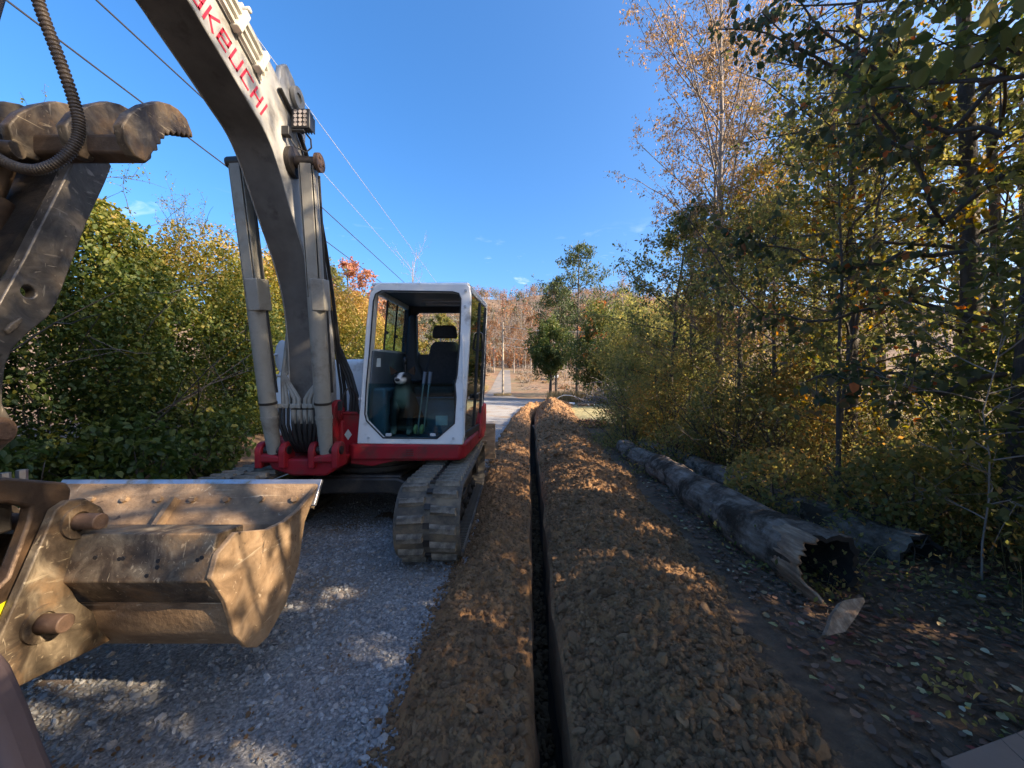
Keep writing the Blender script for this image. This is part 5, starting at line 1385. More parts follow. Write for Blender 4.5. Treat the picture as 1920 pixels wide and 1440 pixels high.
for x, y, lab, sd, rad, n in ((-4.75, 3.5, 'low bright green shrub in front of the hedge by the bucket', 41, (0.6, 0.7, 1.0), 1500),
                              (-4.7, 4.75, 'low dark shrub at the hedge foot in the middle', 42, (0.6, 0.7, 1.05), 1500),
                              (-4.85, 6.1, 'low dark green shrub at the hedge foot beside the left track', 43, (0.55, 0.7, 1.0), 1300)):
    bush('low_shrub', (x, y, float(gz(x, y)) - 0.05), 0, lab, 'shrub', sd, 'leaf_hedge', rad, n, leaf=0.085, tint=(0.33, 0.16), group='low shrubs at the foot of the hedge', stems=8, shell=0.3)
# trees standing beyond the hedge
broadleaf('cedar_tree', (-7.7, 15.8, .3), 0.4, 'dark green tree rising right behind the boom', 'tree', 51, 'leaf_olive', 6.3, 0.10, k=12, leaf=0.12, tint=(0.45, 0.2), z0=0.1, nprim=34, plen=1.4, up=0.35, nsec=6, ntwig=4)
broadleaf('russet_tree', (-8.7, 20.5, .3), 1.0, 'russet pink tree left of the cab roof', 'tree', 52, 'leaf_rose', 7.6, 0.10, k=10, leaf=0.14, tint=(0.6, 0.25), z0=0.2, nprim=30, plen=2.1, up=0.6, nsec=6, ntwig=4)
broadleaf('russet_tree', (-7.6, 24.5, .3), 2.0, 'orange russet tree immediately left of the cab, lower than its neighbour', 'tree', 53, 'leaf_rose', 6.6, 0.10, k=10, leaf=0.14, tint=(0.35, 0.25), z0=0.15, nprim=30, plen=2.0, up=0.5, nsec=6, ntwig=4)
broadleaf('golden_tree', (-6.6, 23.0, .1), 0.1, 'golden yellow bushy tree seen through the cab side window', 'tree', 58, 'leaf_gold', 4.6, 0.08, k=10, leaf=0.14, tint=(0.6, 0.2), z0=0.08, nprim=30, plen=1.7, up=0.5, nsec=6, ntwig=4)
broadleaf('bare_tree', (-10.5, 42, .2), 0.0, 'pale bare tree with forked top above the cab roof', 'tree', 54, 'leaf_bare', 14.6, 0.16, k=1, leaf=0.1, bark='pale_bark', z0=0.5, nprim=12, plen=3.0, up=1.05, nsec=5, ntwig=3, twig_len=0.6, shape='vase')
broadleaf('bare_tree', (-15.5, 47, .2), 0.9, 'mauve grey leafless tree crown low behind the cab roof', 'tree', 55, 'leaf_bare', 12.6, 0.16, k=2, leaf=0.1, bark='pale_bark', z0=0.3, nprim=26, plen=3.6, up=0.8, nsec=7, ntwig=5, twig_len=0.8)
broadleaf('bare_tree', (-7.5, 50, .3), 1.9, 'twiggy grey tree crown above the right half of the cab roof', 'tree', 56, 'leaf_bare', 12.4, 0.14, k=2, leaf=0.1, bark='pale_bark', z0=0.3, nprim=22, plen=3.0, up=0.8, nsec=7, ntwig=5, twig_len=0.7)
broadleaf('roadside_tree', (-6.2, 34, .1), 0.5, 'green and yellow tree seen through the rear cab window', 'tree', 57, 'leaf_olive', 7.5, 0.12, k=10, leaf=0.2, tint=(0.6, 0.2), z0=0.08, nprim=30, plen=2.2, up=0.5, nsec=6, ntwig=4)
broadleaf('roadside_tree', (-5.3, 47, .2), 1.5, 'tan twiggy tree beside the lane at the right edge of the cab', 'tree', 59, 'leaf_brown', 7.6, 0.12, k=5, leaf=0.16, tint=(0.35, 0.2), bark='pale_bark', z0=0.08, nprim=30, plen=2.0, up=0.6, nsec=6, ntwig=4)

# ------------------------------------------------------------------ trees and shrubs on the right
broadleaf('slender_tree', (4.85, 9.0, .1), 0.2, 'tall slender nearly leafless tree against the sky, top out of frame', 'tree', 61, 'leaf_bare', 12.5, 0.085, k=13, leaf=0.08, tint=(0.6, 0.25), bark='pale_bark', leaf_shape='quad', z0=0.10, nprim=72, plen=3.3, up=0.95, nsec=6, ntwig=4, droop=0.45, twig_len=0.4, width=0.4)
broadleaf('slender_tree', (5.45, 10.2, .1), 1.4, 'second slender sparse tree just right of the tallest bare one', 'tree', 62, 'leaf_bare', 10.5, 0.075, k=9, leaf=0.095, tint=(0.45, 0.25), bark='pale_bark', z0=0.2, nprim=44, plen=1.8, up=0.9, nsec=6, ntwig=4, droop=0.4, width=0.4)
ivy = broadleaf('ivy_tree', (5.3, 4.45, .1), 0.0, 'thick dark ivy covered tree trunk at the right edge', 'tree', 63, 'leaf_olive', 10.5, 0.11, k=11, leaf=0.07, tint=(0.42, 0.25), leaf_shape='oval', z0=0.12, nprim=46, plen=1.8, up=0.45, nsec=6, ntwig=4)
broadleaf('ivy_tree', (4.75, 5.4, .1), 2.2, 'dark ivy covered trunk left of the thickest one', 'tree', 64, 'leaf_olive', 9.5, 0.08, k=10, leaf=0.065, tint=(0.48, 0.25), leaf_shape='oval', z0=0.14, nprim=40, plen=1.5, up=0.45, nsec=6, ntwig=4)
broadleaf('golden_tree', (6.3, 7.6, .1), 0.7, 'golden leaved tree glowing against the sun, right of the slender trees', 'tree', 65, 'leaf_gold', 8.4, 0.09, k=9, leaf=0.075, tint=(0.55, 0.25), z0=0.15, nprim=40, plen=2.0, up=0.6, nsec=6, ntwig=4)
broadleaf('golden_tree', (7.6, 6.0, .1), 1.7, 'yellow green backlit tree between golden tree and ivy trunks', 'tree', 66, 'leaf_gold', 9.6, 0.10, k=9, leaf=0.08, tint=(0.4, 0.25), z0=0.12, nprim=42, plen=2.1, up=0.55, nsec=6, ntwig=4)
broadleaf('thicket_tree', (3.95, 9.7, .05), 0.7, 'dark olive tree at the left end of the thicket', 'tree', 67, 'leaf_olive', 5.6, 0.07, k=11, leaf=0.08, tint=(0.4, 0.25), z0=0.05, nprim=36, plen=1.5, up=0.45, nsec=6, ntwig=4)
broadleaf('thicket_tree', (5.0, 10.8, .05), 2.7, 'olive tree behind the left end of the thicket', 'tree', 68, 'leaf_olive', 6.0, 0.08, k=11, leaf=0.09, tint=(0.5, 0.25), z0=0.05, nprim=36, plen=1.7, up=0.5, nsec=6, ntwig=4)
broadleaf('thicket_tree', (5.9, 6.2, .05), 2.1, 'yellow olive tree with fine leaves between the two ivy trunks and the golden tree', 'tree', 73, 'leaf_olive', 7.0, 0.07, k=12, leaf=0.06, tint=(0.6, 0.25), z0=0.08, nprim=44, plen=1.9, up=0.45, nsec=7, ntwig=4)
broadleaf('thicket_tree', (5.6, 8.6, .05), 0.6, 'fine leaved rusty olive tree under the slender trees', 'tree', 74, 'leaf_olive', 6.4, 0.07, k=12, leaf=0.065, tint=(0.75, 0.25), z0=0.08, nprim=44, plen=1.9, up=0.45, nsec=7, ntwig=4)
broadleaf('thicket_tree', (4.4, 6.4, .05), 1.6, 'slight yellow green tree rising behind the middle of the logs', 'tree', 75, 'leaf_olive', 4.4, 0.05, k=11, leaf=0.06, tint=(0.5, 0.25), z0=0.06, nprim=36, plen=1.3, up=0.45, nsec=6, ntwig=4)
broadleaf('thicket_tree', (7.2, 9.2, .05), 2.6, 'gold flecked tree filling the gap behind the golden tree', 'tree', 76, 'leaf_gold', 7.5, 0.07, k=12, leaf=0.07, tint=(0.5, 0.25), z0=0.06, nprim=44, plen=2.1, up=0.45, nsec=7, ntwig=4)
broadleaf('thicket_tree', (4.6, 7.8, .05), 1.1, 'olive and gold tree in front of the slender bare trees', 'tree', 69, 'leaf_olive', 5.0, 0.06, k=10, leaf=0.07, tint=(0.55, 0.25), z0=0.08, nprim=34, plen=1.5, up=0.45, nsec=6, ntwig=4)
broadleaf('sapling', (3.42, 4.05, .05), 0.3, 'thin straight sapling growing beside the hollow log', 'sapling', 70, 'leaf_olive', 4.2, 0.028, k=7, leaf=0.07, tint=(0.45, 0.25), leaf_shape='oval', z0=0.22, nprim=22, plen=0.9, up=0.5, nsec=4, ntwig=3, trunk_wob=0.02)
broadleaf('sapling', (4.1, 4.9, .05), 1.3, 'leaning sapling behind the log, with orange tinted leaves', 'sapling', 71, 'leaf_gold', 4.6, 0.03, k=7, leaf=0.07, tint=(0.6, 0.25), leaf_shape='oval', z0=0.2, nprim=24, plen=1.1, up=0.5, nsec=4, ntwig=3, lean=(-0.5, -0.2))
broadleaf('sapling', (3.35, 2.75, .05), 2.3, 'green sapling with thin pale stem in the lower right', 'sapling', 72, 'leaf_olive', 2.5, 0.007, k=7, leaf=0.065, tint=(0.3, 0.2), leaf_shape='oval', bark='pale_bark', z0=0.18, nprim=20, plen=0.6, up=0.4, nsec=4, ntwig=2)
SH = [(3.75, 6.6, (0.75, .8, 1.9), 'leaf_olive', .45, 'waist high olive shrub behind the middle of the logs'), (3.5, 8.6, (0.8, .9, 2.2), 'leaf_olive', .5, 'olive shrub beside the far end of the logs'),
      (3.55, 10.6, (0.9, 1.0, 2.6), 'leaf_olive', .38, 'dark rounded shrub closing the left end of the thicket'), (3.45, 12.4, (0.9, .9, 2.0), 'leaf_dark', .6, 'dark low shrub beside the dry lawn'),
      (4.6, 3.3, (0.8, .8, 2.1), 'leaf_dark', .6, 'deep green shrub at the lower right edge'), (5.2, 6.3, (0.9, .9, 2.4), 'leaf_gold', .4, 'gold and green shrub behind the sapling'),
      (4.3, 5.9, (.7, .7, 1.7), 'leaf_olive', .55, 'tangled shrub with yellow leaves left of the ivy trunks'), (6.3, 4.9, (.9, .9, 2.6), 'leaf_olive', .35, 'shady shrub between the ivy trunks and the frame edge'),
      (6.4, 9.6, (1.1, 1.1, 2.8), 'leaf_olive', .5, 'big olive shrub deep in the thicket'), (4.0, 2.5, (.5, .5, .9), 'leaf_olive', .3, 'small green plant by the cardboard sheet'), (2.95, 6.9, (.5, .7, .8), 'leaf_olive', .5, 'low leafy tangle leaning on the far log'), (3.0, 4.4, (.5, .6, .75), 'leaf_olive', .5, 'low brambly growth on the back log near the sapling'), (3.55, 3.5, (.55, .55, .95), 'leaf_olive', .4, 'knee high green brush right of the sapling'), (2.75, 9.0, (.6, .8, 1.0), 'leaf_olive', .55, 'small brown green bush at the far tip of the logs'), (3.75, 2.0, (.5, .45, .8), 'leaf_olive', .4, 'low shrub at the right border above the cardboard')]
for k, (x, y, rad, mt, tn, lab) in enumerate(SH):
    bush('thicket_shrub', (x, y, float(gz(x, y)) - .05), k * 1.3, lab, 'shrub', 80 + k, mt, rad, int(4200 * rad[0] * rad[2] / .9), leaf=0.05, tint=(tn + .1, 0.28), stems=18, shell=0.15, leaf_shape='oval' if y < 5 else 'quad', gap=-0.15)

# limb reaching out over the spoil with large drooping leaves
def overhang():
    r = np.random.RandomState(5)
    root = empty('overhanging_tree', (4.05, 3.05, .1)); tag(root, 'near tree whose branches with large dark leaves hang into the top right', 'tree')
    b0 = np.array([4.05, 3.05, .1])
    lines, tw = [], []
    tz = np.linspace(0, 1, 9); tp = np.stack([0.12 * np.sin(tz * 5), 0.1 * np.cos(tz * 4), 7.5 * tz], 1); lines.append((tp, 0.075, 0.02, 8))
    limbs = [((3.95, 3.1, 4.1), [P(1700, 170, 3.5), P(1560, 120, 3.7), P(1440, 62, 3.9), P(1350, 52, 4.0)]),
             ((3.95, 3.1, 4.0), [P(1720, 320, 3.6), P(1600, 150, 3.6), P(1500, 90, 3.6), P(1430, 20, 3.7)]),
             ((3.95, 3.1, 3.5), [P(1740, 240, 3.4), P(1620, 120, 3.5), P(1520, 40, 3.5), P(1460, -60, 3.6)]),
             ((3.95, 3.1, 2.6), [P(1690, 480, 3.5), P(1580, 510, 3.6), P(1490, 465, 3.7), P(1395, 455, 3.9)]),
             ((3.95, 3.1, 2.0), [P(1700, 560, 3.6), P(1560, 600, 3.8), P(1430, 590, 4.0), P(1290, 415, 4.2)]),
             ((3.95, 3.1, 3.2), [P(1760, 420, 3.3), P(1700, 300, 3.2), P(1640, 220, 3.3), P(1560, 240, 3.3)]),
             ((3.95, 3.1, 5.2), [P(1760, 20, 3.4), P(1680, -60, 3.5), P(1600, -120, 3.5), P(1500, -200, 3.6)]),
             ((3.95, 3.1, 1.6), [P(1760, 740, 3.2), P(1690, 700, 3.2), P(1600, 690, 3.3), P(1500, 720, 3.4)])]
    for s0, pts in limbs:
        pl = np.array([s0] + [tuple(p) for p in pts]) - b0
        tt = np.linspace(0, 4, 13); pl = np.stack([np.interp(tt, np.arange(5), pl[:, k]) for k in range(3)], 1) + r.normal(0, .015, (13, 3))
        lines.append((pl, 0.022, 0.005, 6))
        for k in range(26):
            s = r.randint(3, 13); d = r.normal(0, 1, 3) + (pl[-1] - pl[0]) * 0.25
            sc, _ = curve(r, pl[s], d, r.uniform(.2, .5), 4, .25, (0, 0, -.3)); lines.append((sc, .004, .0015, 4))
            tw.append(sc[[0, 2, 3]])
    tubes('trunk', lines, M['bark'], root)
    p = twig_points(r, tw, 8, .03)
    t = np.where(r.rand(len(p)) < .07, r.uniform(.85, 1, len(p)), .35 + r.normal(0, .17, len(p)))
    leaves('crown', r, p, 0.075 * r.uniform(.6, 1.3, len(p)), t, M['leaf_near'], root, .7, 'oval', .75)
M['leaf_near'] = mat_leaf('large_dark_leaf', [(0.0, (0.035, 0.052, 0.024)), (0.45, (0.085, 0.10, 0.045)), (0.7, (0.18, 0.125, 0.07)), (0.88, (0.34, 0.16, 0.075)), (1.0, (0.5, 0.14, 0.06))], 0.45)
overhang()

# deeper woodland to the right: copies of the trees at its edge, each turned and sized anew
protoA = broadleaf('woodland_tree', (8.6, 9.0, .1), 0, 'broad olive tree in the second row of the wood', 'tree', 91, 'leaf_olive', 9.0, 0.12, k=10, leaf=0.1, tint=(0.5, 0.25), z0=0.1, nprim=44, plen=2.3, up=0.5, nsec=6, ntwig=4)
protoB = broadleaf('woodland_tree', (9.6, 5.2, .1), 0, 'dense golden tree in the second row of the wood', 'tree', 92, 'leaf_gold', 9.5, 0.12, k=10, leaf=0.1, tint=(0.45, 0.25), z0=0.1, nprim=44, plen=2.4, up=0.5, nsec=6, ntwig=4)
for o in (protoA, protoB): tag(o, group='trees deeper in the roadside wood')
DEEP = [(7.8, 12.0, .8, 'short'), (9.8, 12.5, .85, 'ragged'), (11.5, 8.6, 1.0, 'tall'), (14.5, 12.5, .9, 'wide'), (15.5, 7.5, 1.1, 'large')]
for k, (x, y, s, wd) in enumerate(DEEP):
    c = copy_tree(protoA if k % 2 else protoB); c.location = (x, y, float(gz(x, y)) - .05); c.rotation_euler = (0, 0, k * 2.1); c.scale = (s, s, s)
    c['label'] = wd + (' olive' if k % 2 else ' golden') + ' tree among the crowded back rows of the roadside wood'
SHADE = [(3.2, 0.5, 6.5, 1.6, 'shortest'), (4.3, -1.2, 8.0, 2.0, 'bushy'), (6.3, 0.3, 9.0, 2.3, 'broad'), (5.6, -3.2, 9.5, 2.3, 'tall'), (8.2, -2.0, 10, 2.5, 'very tall'), (3.6, -3.4, 6.5, 1.7, 'small'), (4.9, 1.6, 7.0, 1.7, 'slim'), (10.0, -3.5, 11, 2.6, 'tallest'), (6.2, 2.5, 10.5, 2.2, 'lanky'), (7.7, 2.0, 12, 2.4, 'towering'), (9.8, 1.2, 13.5, 2.6, 'massive')]
for k, (x, y, h_, pl, wd) in enumerate(SHADE):
    broadleaf('verge_tree', (x, y, float(gz(x, y)) - .05), k * 1.7 + .5, wd + ' tree beside the camera, its shade falling on the machine', 'tree', 140 + k, 'leaf_olive', h_, .1, k=19 if k in (0, 6, 8) else 18, leaf=.075 if k in (0, 6, 8) else .13, leaf_shape='oval' if k in (0, 6, 8) else 'quad', tint=(.3, .25), z0=.12, nprim=40, plen=pl, up=.45, nsec=6, ntwig=4, group='trees beside the camera')

# weeds, stems and dry grass under the trees
def weeds():
    r = np.random.RandomState(31)
    n = 12000
    x = r.uniform(1.95, 9, n); y = r.uniform(2.0, 13, n)
    d = fbm(x * .9, y * .9, 1, 3)
    ok = (d > -.3) & ((x > 3.4) | (r.rand(n) < .35)); x, y = x[ok], y[ok]; n = len(x)
    z = floor_z(x, y); h = r.uniform(.2, 1.25, n) * np.clip((x - 2.2) / 1.6, .25, 1)
    az = r.uniform(0, 6.28, n); ln = r.uniform(0.1, 1.3, n) * h
    w = r.uniform(.0012, .0035, n)
    b = np.stack([x, y, z - .02], 1); m = b + np.stack([np.cos(az) * ln * .3, np.sin(az) * ln * .3, h * .6], 1); t = b + np.stack([np.cos(az) * ln, np.sin(az) * ln, h * .95], 1)
    a2 = r.uniform(0, 6.28, n); s = np.stack([np.cos(a2), np.sin(a2), 0 * a2], 1)
    w = w[:, None]
    V = np.stack([b - s * w, b + s * w, m + s * w * .8, m - s * w * .8, t + s * w * .2, t - s * w * .2], 1).reshape(-1, 3)
    k = 6 * np.arange(n)[:, None]
    F = np.concatenate([k + np.array([[0, 1, 2, 3]]), k + np.array([[3, 2, 4, 5]])], 1).reshape(-1, 4)
    mesh_np('undergrowth', V, F, M['straw'], attrs=[('tint', 'FACE', np.repeat(np.clip(.2 + r.normal(0, .3, n), 0, 1), 2))], kind='stuff')
    # their leaves
    q = r.randint(0, n, 120000); f = r.uniform(.2, 1, len(q))[:, None]
    p = b[q] * (1 - f) + t[q] * f + r.normal(0, .07, (len(q), 3)); p[:, 2] = np.maximum(p[:, 2], floor_z(p[:, 0], p[:, 1]) + .01)
    leaves('undergrowth_leaves', r, p, .036 * r.uniform(.5, 1.5, len(q)), .55 + .32 * r.normal(0, 1, len(q)), M['leaf_olive'], None, .3, 'quad', .6, kind='stuff')
weeds()
def litter():
    r = np.random.RandomState(77)
    n = 36000
    x = 1.1 + 6.5 * r.rand(n) ** 1.1; y = .8 + 10 * r.rand(n) ** 1.2
    keep = x > trench_left(y) + np.interp(y, [1.5, 3, 6, 12], [1.35, 1.5, 1.65, 1.9])
    x, y = x[keep], y[keep]; z = floor_z(x, y) + .012
    p = np.stack([x, y, z], 1); n = len(p)
    V, F, k = leaf_arrays(r, p, .042 * r.uniform(.45, 1.5, n), 0, 'oval', .7, 4.0)
    V = V.reshape(n, 6, 3); V[:, :, 2] = z[:, None] + (V[:, :, 2] - z[:, None]) * .35 + .008; V = V.reshape(-1, 3)
    mesh_np('fallen_leaves', V, F, M['leaf_litter'], attrs=[('tint', 'FACE', np.repeat(r.rand(n), 2))], kind='stuff')
    ln = []
    for i in range(1000):
        xx = 1.5 + 4 * r.rand(); yy = 1.0 + 8 * r.rand()
        if xx < trench_left(yy) + 1.6: continue
        a = r.uniform(0, 6.28); c, _ = curve(r, (xx, yy, float(floor_z(xx, yy)) + .02), (math.cos(a), math.sin(a), r.uniform(0, .25)), r.uniform(.12, .45), 5, .2, (0, 0, -.15))
        ln.append((c, .003, .001, 4))
    tubes('twigs', ln, M['bark'], kind='stuff')
M['leaf_litter'] = mat_leaf('fallen_leaf', [(0.0, (0.06, 0.038, 0.026)), (0.6, (0.16, 0.095, 0.06)), (0.85, (0.27, 0.15, 0.09)), (0.9, (0.25, 0.05, 0.045)), (0.94, (0.28, 0.3, 0.13)), (0.97, (0.42, 0.36, 0.17)), (1.0, (0.46, 0.42, 0.3))], 0.1)
litter()

# ------------------------------------------------------------------ hollow logs
M['log_bark'] = mat_surface('weathered_log_bark', [(0.3, (0.09, 0.066, 0.048)), (0.5, (0.20, 0.155, 0.12)), (0.72, (0.34, 0.28, 0.23))], 7, 0.95, spec=.2, bump=1.0, bump_scale=22, stretch=(2.5, .5, 2.5), dirt=(0.05, 0.036, 0.024), dirt_scale=3.5, dirt_range=(.46, .6), bump_dist=.03)
M['log_wood'] = mat_surface('split_pale_wood', [(0.3, (0.10, 0.06, 0.036)), (0.5, (0.24, 0.15, 0.09)), (0.7, (0.40, 0.28, 0.18))], 10, 0.8, bump=.5, bump_scale=20, stretch=(3, .4, 3))
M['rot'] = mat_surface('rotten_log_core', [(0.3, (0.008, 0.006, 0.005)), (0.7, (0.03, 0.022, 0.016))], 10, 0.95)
def log(label, p0, p1, r0, r1, seed):
    root = empty('fallen_log', p0); tag(root, label, 'log', 'hollow logs lying along the edge of the wood')
    n, m = 150, 36
    t = np.linspace(0, 1, n); a = np.arange(m) * 2 * math.pi / m
    p0 = np.array(p0, float); p1 = np.array(p1, float)
    ax = (p1 - p0) / np.linalg.norm(p1 - p0); sd = np.cross(ax, [0, 0, 1]); sd /= np.linalg.norm(sd); up = np.cross(sd, ax)
    def shell(rs, t_):
        A, T = np.meshgrid(a, t_); L = np.linalg.norm(p1 - p0)
        R = rs(T) * (1 + .15 * fbm(np.cos(A) * 1.3 + seed, np.sin(A) * 1.3, T * L * 1.3, 4)) + .016 * fbm(np.cos(A) * 5, np.sin(A) * 5 + seed, T * L * 3.5, 3)
        w = .06 * fbm(T * 4, seed, 0, 2)
        return (ax * (T * L)[..., None] + sd * (R * np.cos(A) + w)[..., None] + up * (R * np.sin(A))[..., None])
    V = shell(lambda T: r0 + (r1 - r0) * T, t)
    V[0] += ax * (np.random.RandomState(seed).normal(0, .014, (m, 1)))
    F = [(i * m + j, i * m + (j + 1) % m, (i + 1) * m + (j + 1) % m, (i + 1) * m + j) for i in range(n - 1) for j in range(m)]
    mesh_np('bark', V.reshape(-1, 3), F, M['log_bark'], root, smooth=True)
    Vi = shell(lambda T: (r0 + (r1 - r0) * T) * .84, np.linspace(0, .3, 10)); Vi[0] = V[0] * .0 + V[0] - (V[0] - V[0].mean(0)) * .16
    V2 = np.concatenate([V[0], Vi.reshape(-1, 3)]); 
    F2 = [(i * m + j, i * m + (j + 1) % m, (i + 1) * m + (j + 1) % m, (i + 1) * m + j) for i in range(10) for j in range(m)]
    V2 = np.concatenate([V2, [Vi[-1].mean(0)]])
    F2 += [(10 * m + j, 10 * m + (j + 1) % m, len(V2) - 1, len(V2) - 1) for j in range(m)]
    me = bpy.data.meshes.new('hollow'); me.from_pydata(V2.tolist(), [], [f if f[2] != f[3] else f[:3] for f in F2])
    link_mesh('hollow', me, M['rot'], root, smooth=60)
    return root
l1 = log('long grey hollow log with a split pale end nearest the camera', (2.24, 2.74, .19), (2.42, 8.3, .13), .245, .17, 3)
log('second hollow log lying behind the split one, dark end to the right', (3.2, 3.0, .12), (2.95, 8.8, .10), .21, .16, 8)
sp = MB()
def slab(pts, th):
    n = len(pts); b = MB(); c = [Vector(p) for p in pts]; nrm = (c[1] - c[0]).cross(c[2] - c[0]).normalized() * th
    b.add([tuple(v) for v in c] + [tuple(v + nrm) for v in c], [tuple(range(n)), tuple(range(n, 2 * n))[::-1]] + [(i, (i + 1) % n, n + (i + 1) % n, n + i) for i in range(n)])
    return b
def peel():
    """a broken sleeve of pale wood round the near end of the log, torn into points"""
    r = np.random.RandomState(12)
    na, nt_ = 34, 14
    p0 = np.array([2.24, 2.74, .19]); p1 = np.array([2.42, 8.3, .13]); ax = (p1 - p0) / np.linalg.norm(p1 - p0)
    sd = np.cross(ax, [0, 0, 1]); sd /= np.linalg.norm(sd); up = np.cross(sd, ax)
    A = np.radians(np.linspace(118, 248, na))
    near = -.04 - .09 * np.abs(fbm(A * 7.5, 1.3, 0, 4)) - .20 * np.exp(-((A - math.radians(200)) / .22) ** 2) - .04 * np.exp(-((A - math.radians(160)) / .10) ** 2)
    far = .26 + .22 * fbm(A * 4.2, 6.1, 0, 3) + .18 * np.exp(-((A - math.radians(150)) / .5) ** 2)
    outv, inn = [], []
    for k in range(nt_):
        s = k / (nt_ - 1); L = near + (far - near) * s
        R = .262 + .016 * (1 - s) + .010 * fbm(A * 9, L * 3, 2, 3)
        for lst, dr in ((outv, 0), (inn, -.022)):
            lst.append(ax * L[:, None] + sd * ((R + dr) * np.cos(A))[:, None] + up * ((R + dr) * np.sin(A))[:, None])
    V = np.concatenate([np.array(outv).reshape(-1, 3), np.array(inn).reshape(-1, 3)])
    n0 = na * nt_; F = []
    for k in range(nt_ - 1):
        for j in range(na - 1):
            a = k * na + j; F += [(a, a + 1, a + na + 1, a + na), (n0 + a, n0 + a + na, n0 + a + na + 1, n0 + a + 1)]
    for j in range(na - 1):
        F += [(j + 1, j, n0 + j, n0 + j + 1), ((nt_ - 1) * na + j, (nt_ - 1) * na + j + 1, n0 + (nt_ - 1) * na + j + 1, n0 + (nt_ - 1) * na + j)]
    mesh_np('split_slab', V, F, M['log_wood'], l1, smooth=False)
peel()
bc = slab([P(x, y, 2.27 - (y - 1123) * .0023) for x, y in ((1540, 1192), (1547, 1176), (1553, 1155), (1570, 1132), (1579, 1127), (1611, 1123), (1614, 1131), (1600, 1155), (1577, 1187), (1566, 1189), (1544, 1194))], .03)
tag(bc.build('bark_slab', M['log_wood'], None, smooth=None), 'pale broken piece of wood propped below the hollow log end', 'wood piece')

# ------------------------------------------------------------------ middle distance
def pine(name, loc, label, seed, h, tr, z0, plen):
    r = np.random.RandomState(seed); root = empty(name, loc); tag(root, label, 'tree')
    lines, tw = skeleton(r, h, tr, z0=z0, nprim=34, plen=plen, up=0.15, nsec=7, ntwig=4, shape='oval', droop=.05, sec_len=.4, twig_len=.7)
    tubes('trunk', lines, M['bark'], root); p = twig_points(r, tw, 5, .12)
    leaves('crown', r, p, .38 * r.uniform(.6, 1.3, len(p)), .5 + .25 * r.normal(0, 1, len(p)), M['needle'], root, -.2, 'quad', .35)
pine('pine_tree', (7.6, 45, .05), 'tall pine with open layered crown above the cedar', 101, 17.6, .22, .38, 4.2)
pine('pine_tree', (5.6, 49, .1), 'thinner pine standing left of the tallest pine', 102, 14.5, .17, .45, 2.8)
def cedar(loc, label, seed, rad, n, mat='leaf_dark', tint=.45, leaf=.16, trunk=1.6, name='cedar_tree'):
    r = np.random.RandomState(seed); root = empty(name, loc); tag(root, label, 'tree')
    u = r.normal(0, 1, (n * 2, 3)); u /= np.linalg.norm(u, axis=1, keepdims=True); q = .35 + .65 * r.rand(n * 2) ** .4
    wob = 1 + .55 * fbm(u[:, 0] * 2 + seed, u[:, 1] * 2, u[:, 2] * 2, 3)
    tp = 1 - .2 * np.clip(u[:, 2], 0, 1)
    p = u * (q * wob)[:, None] * np.array(rad) * np.stack([tp, tp, np.ones_like(tp)], 1) + np.array([0, 0, trunk + rad[2] * .92])
    cl = fbm(p[:, 0] * .9 + seed, p[:, 1] * .9, p[:, 2] * .9, 3); ok = cl > -.38; p = p[ok][:n]; cl = cl[ok][:n]
    lines = [(np.array([[0, 0, -.1], [.08, 0, trunk], [0, 0.05, trunk + rad[2]], [0, 0, trunk + 1.7 * rad[2]]]), .17, .03, 8)]
    for k in range(16):
        a = r.uniform(0, 6.28); z = trunk * r.uniform(.8, 1.2) + rad[2] * r.uniform(0, 1.3)
        c, _ = curve(r, (0, 0, z), (math.cos(a), math.sin(a), .5), rad[0] * .9, 5, .2); lines.append((c, .04, .008, 4))
    tubes('trunk', lines, M['bark'], root)
    leaves('crown', r, p, leaf * r.uniform(.6, 1.4, len(p)), tint + .25 * (r.normal(0, .7, len(p)) + cl), M[mat], root, 0, 'quad', .5)
cedar((3.75, 38, 0), 'round dark cedar with a bare lower trunk beside the dirt yard', 111, (2.1, 2.1, 2.75), 15000, tint=.6, leaf=.22, trunk=2.3)
cedar((7.4, 33, 0), 'dark green cedar right of the round one, at the back of the lawn', 112, (2.4, 2.2, 3.9), 14000, tint=.75, leaf=.22, trunk=.7)
cedar((9.9, 34.5, 0), 'tall dark cedar further right behind the lawn', 113, (2.2, 2.2, 4.3), 14000, tint=.7, leaf=.22, trunk=.6)
cedar((8.3, 26.5, 0), 'mixed green tree at the right end of the lawn', 114, (2.2, 2.2, 3.4), 13000, 'leaf_olive', .5, trunk=.3, leaf=.19, name='lawn_tree')
cedar((10.6, 24, 0), 'broad olive tree behind the lawn, partly hidden by the thicket', 115, (2.4, 2.4, 3.3), 13000, 'leaf_olive', .5, trunk=.3, leaf=.19, name='lawn_tree')
cedar((13.5, 29, 0), 'yellow green tree far right behind the lawn', 116, (2.9, 2.9, 4.2), 13000, 'leaf_olive', .65, trunk=.3, leaf=.2, name='lawn_tree')
broadleaf('orange_tree', (9.6, 42, .0), .3, 'orange leaved tree right of the pine', 'tree', 117, 'leaf_brown', 10.2, .12, k=8, leaf=.2, tint=(.85, .15), z0=.2, nprim=30, plen=2.4, up=.6, nsec=6, ntwig=4)
broadleaf('bare_tree', (13.4, 47, .0), .3, 'bare pale tree right of the pine, above the orange tree', 'tree', 118, 'leaf_bare', 14.0, .15, k=2, leaf=.14, bark='pale_bark', z0=.2, nprim=34, plen=3.3, up=.95, nsec=7, ntwig=5, twig_len=.7)
cedar((16.5, 44, 0), 'pale olive rounded tree behind the bare one', 119, (3.2, 3.2, 5.6), 7000, 'leaf_olive', .75, leaf=.22, trunk=1.0, name='lawn_tree')

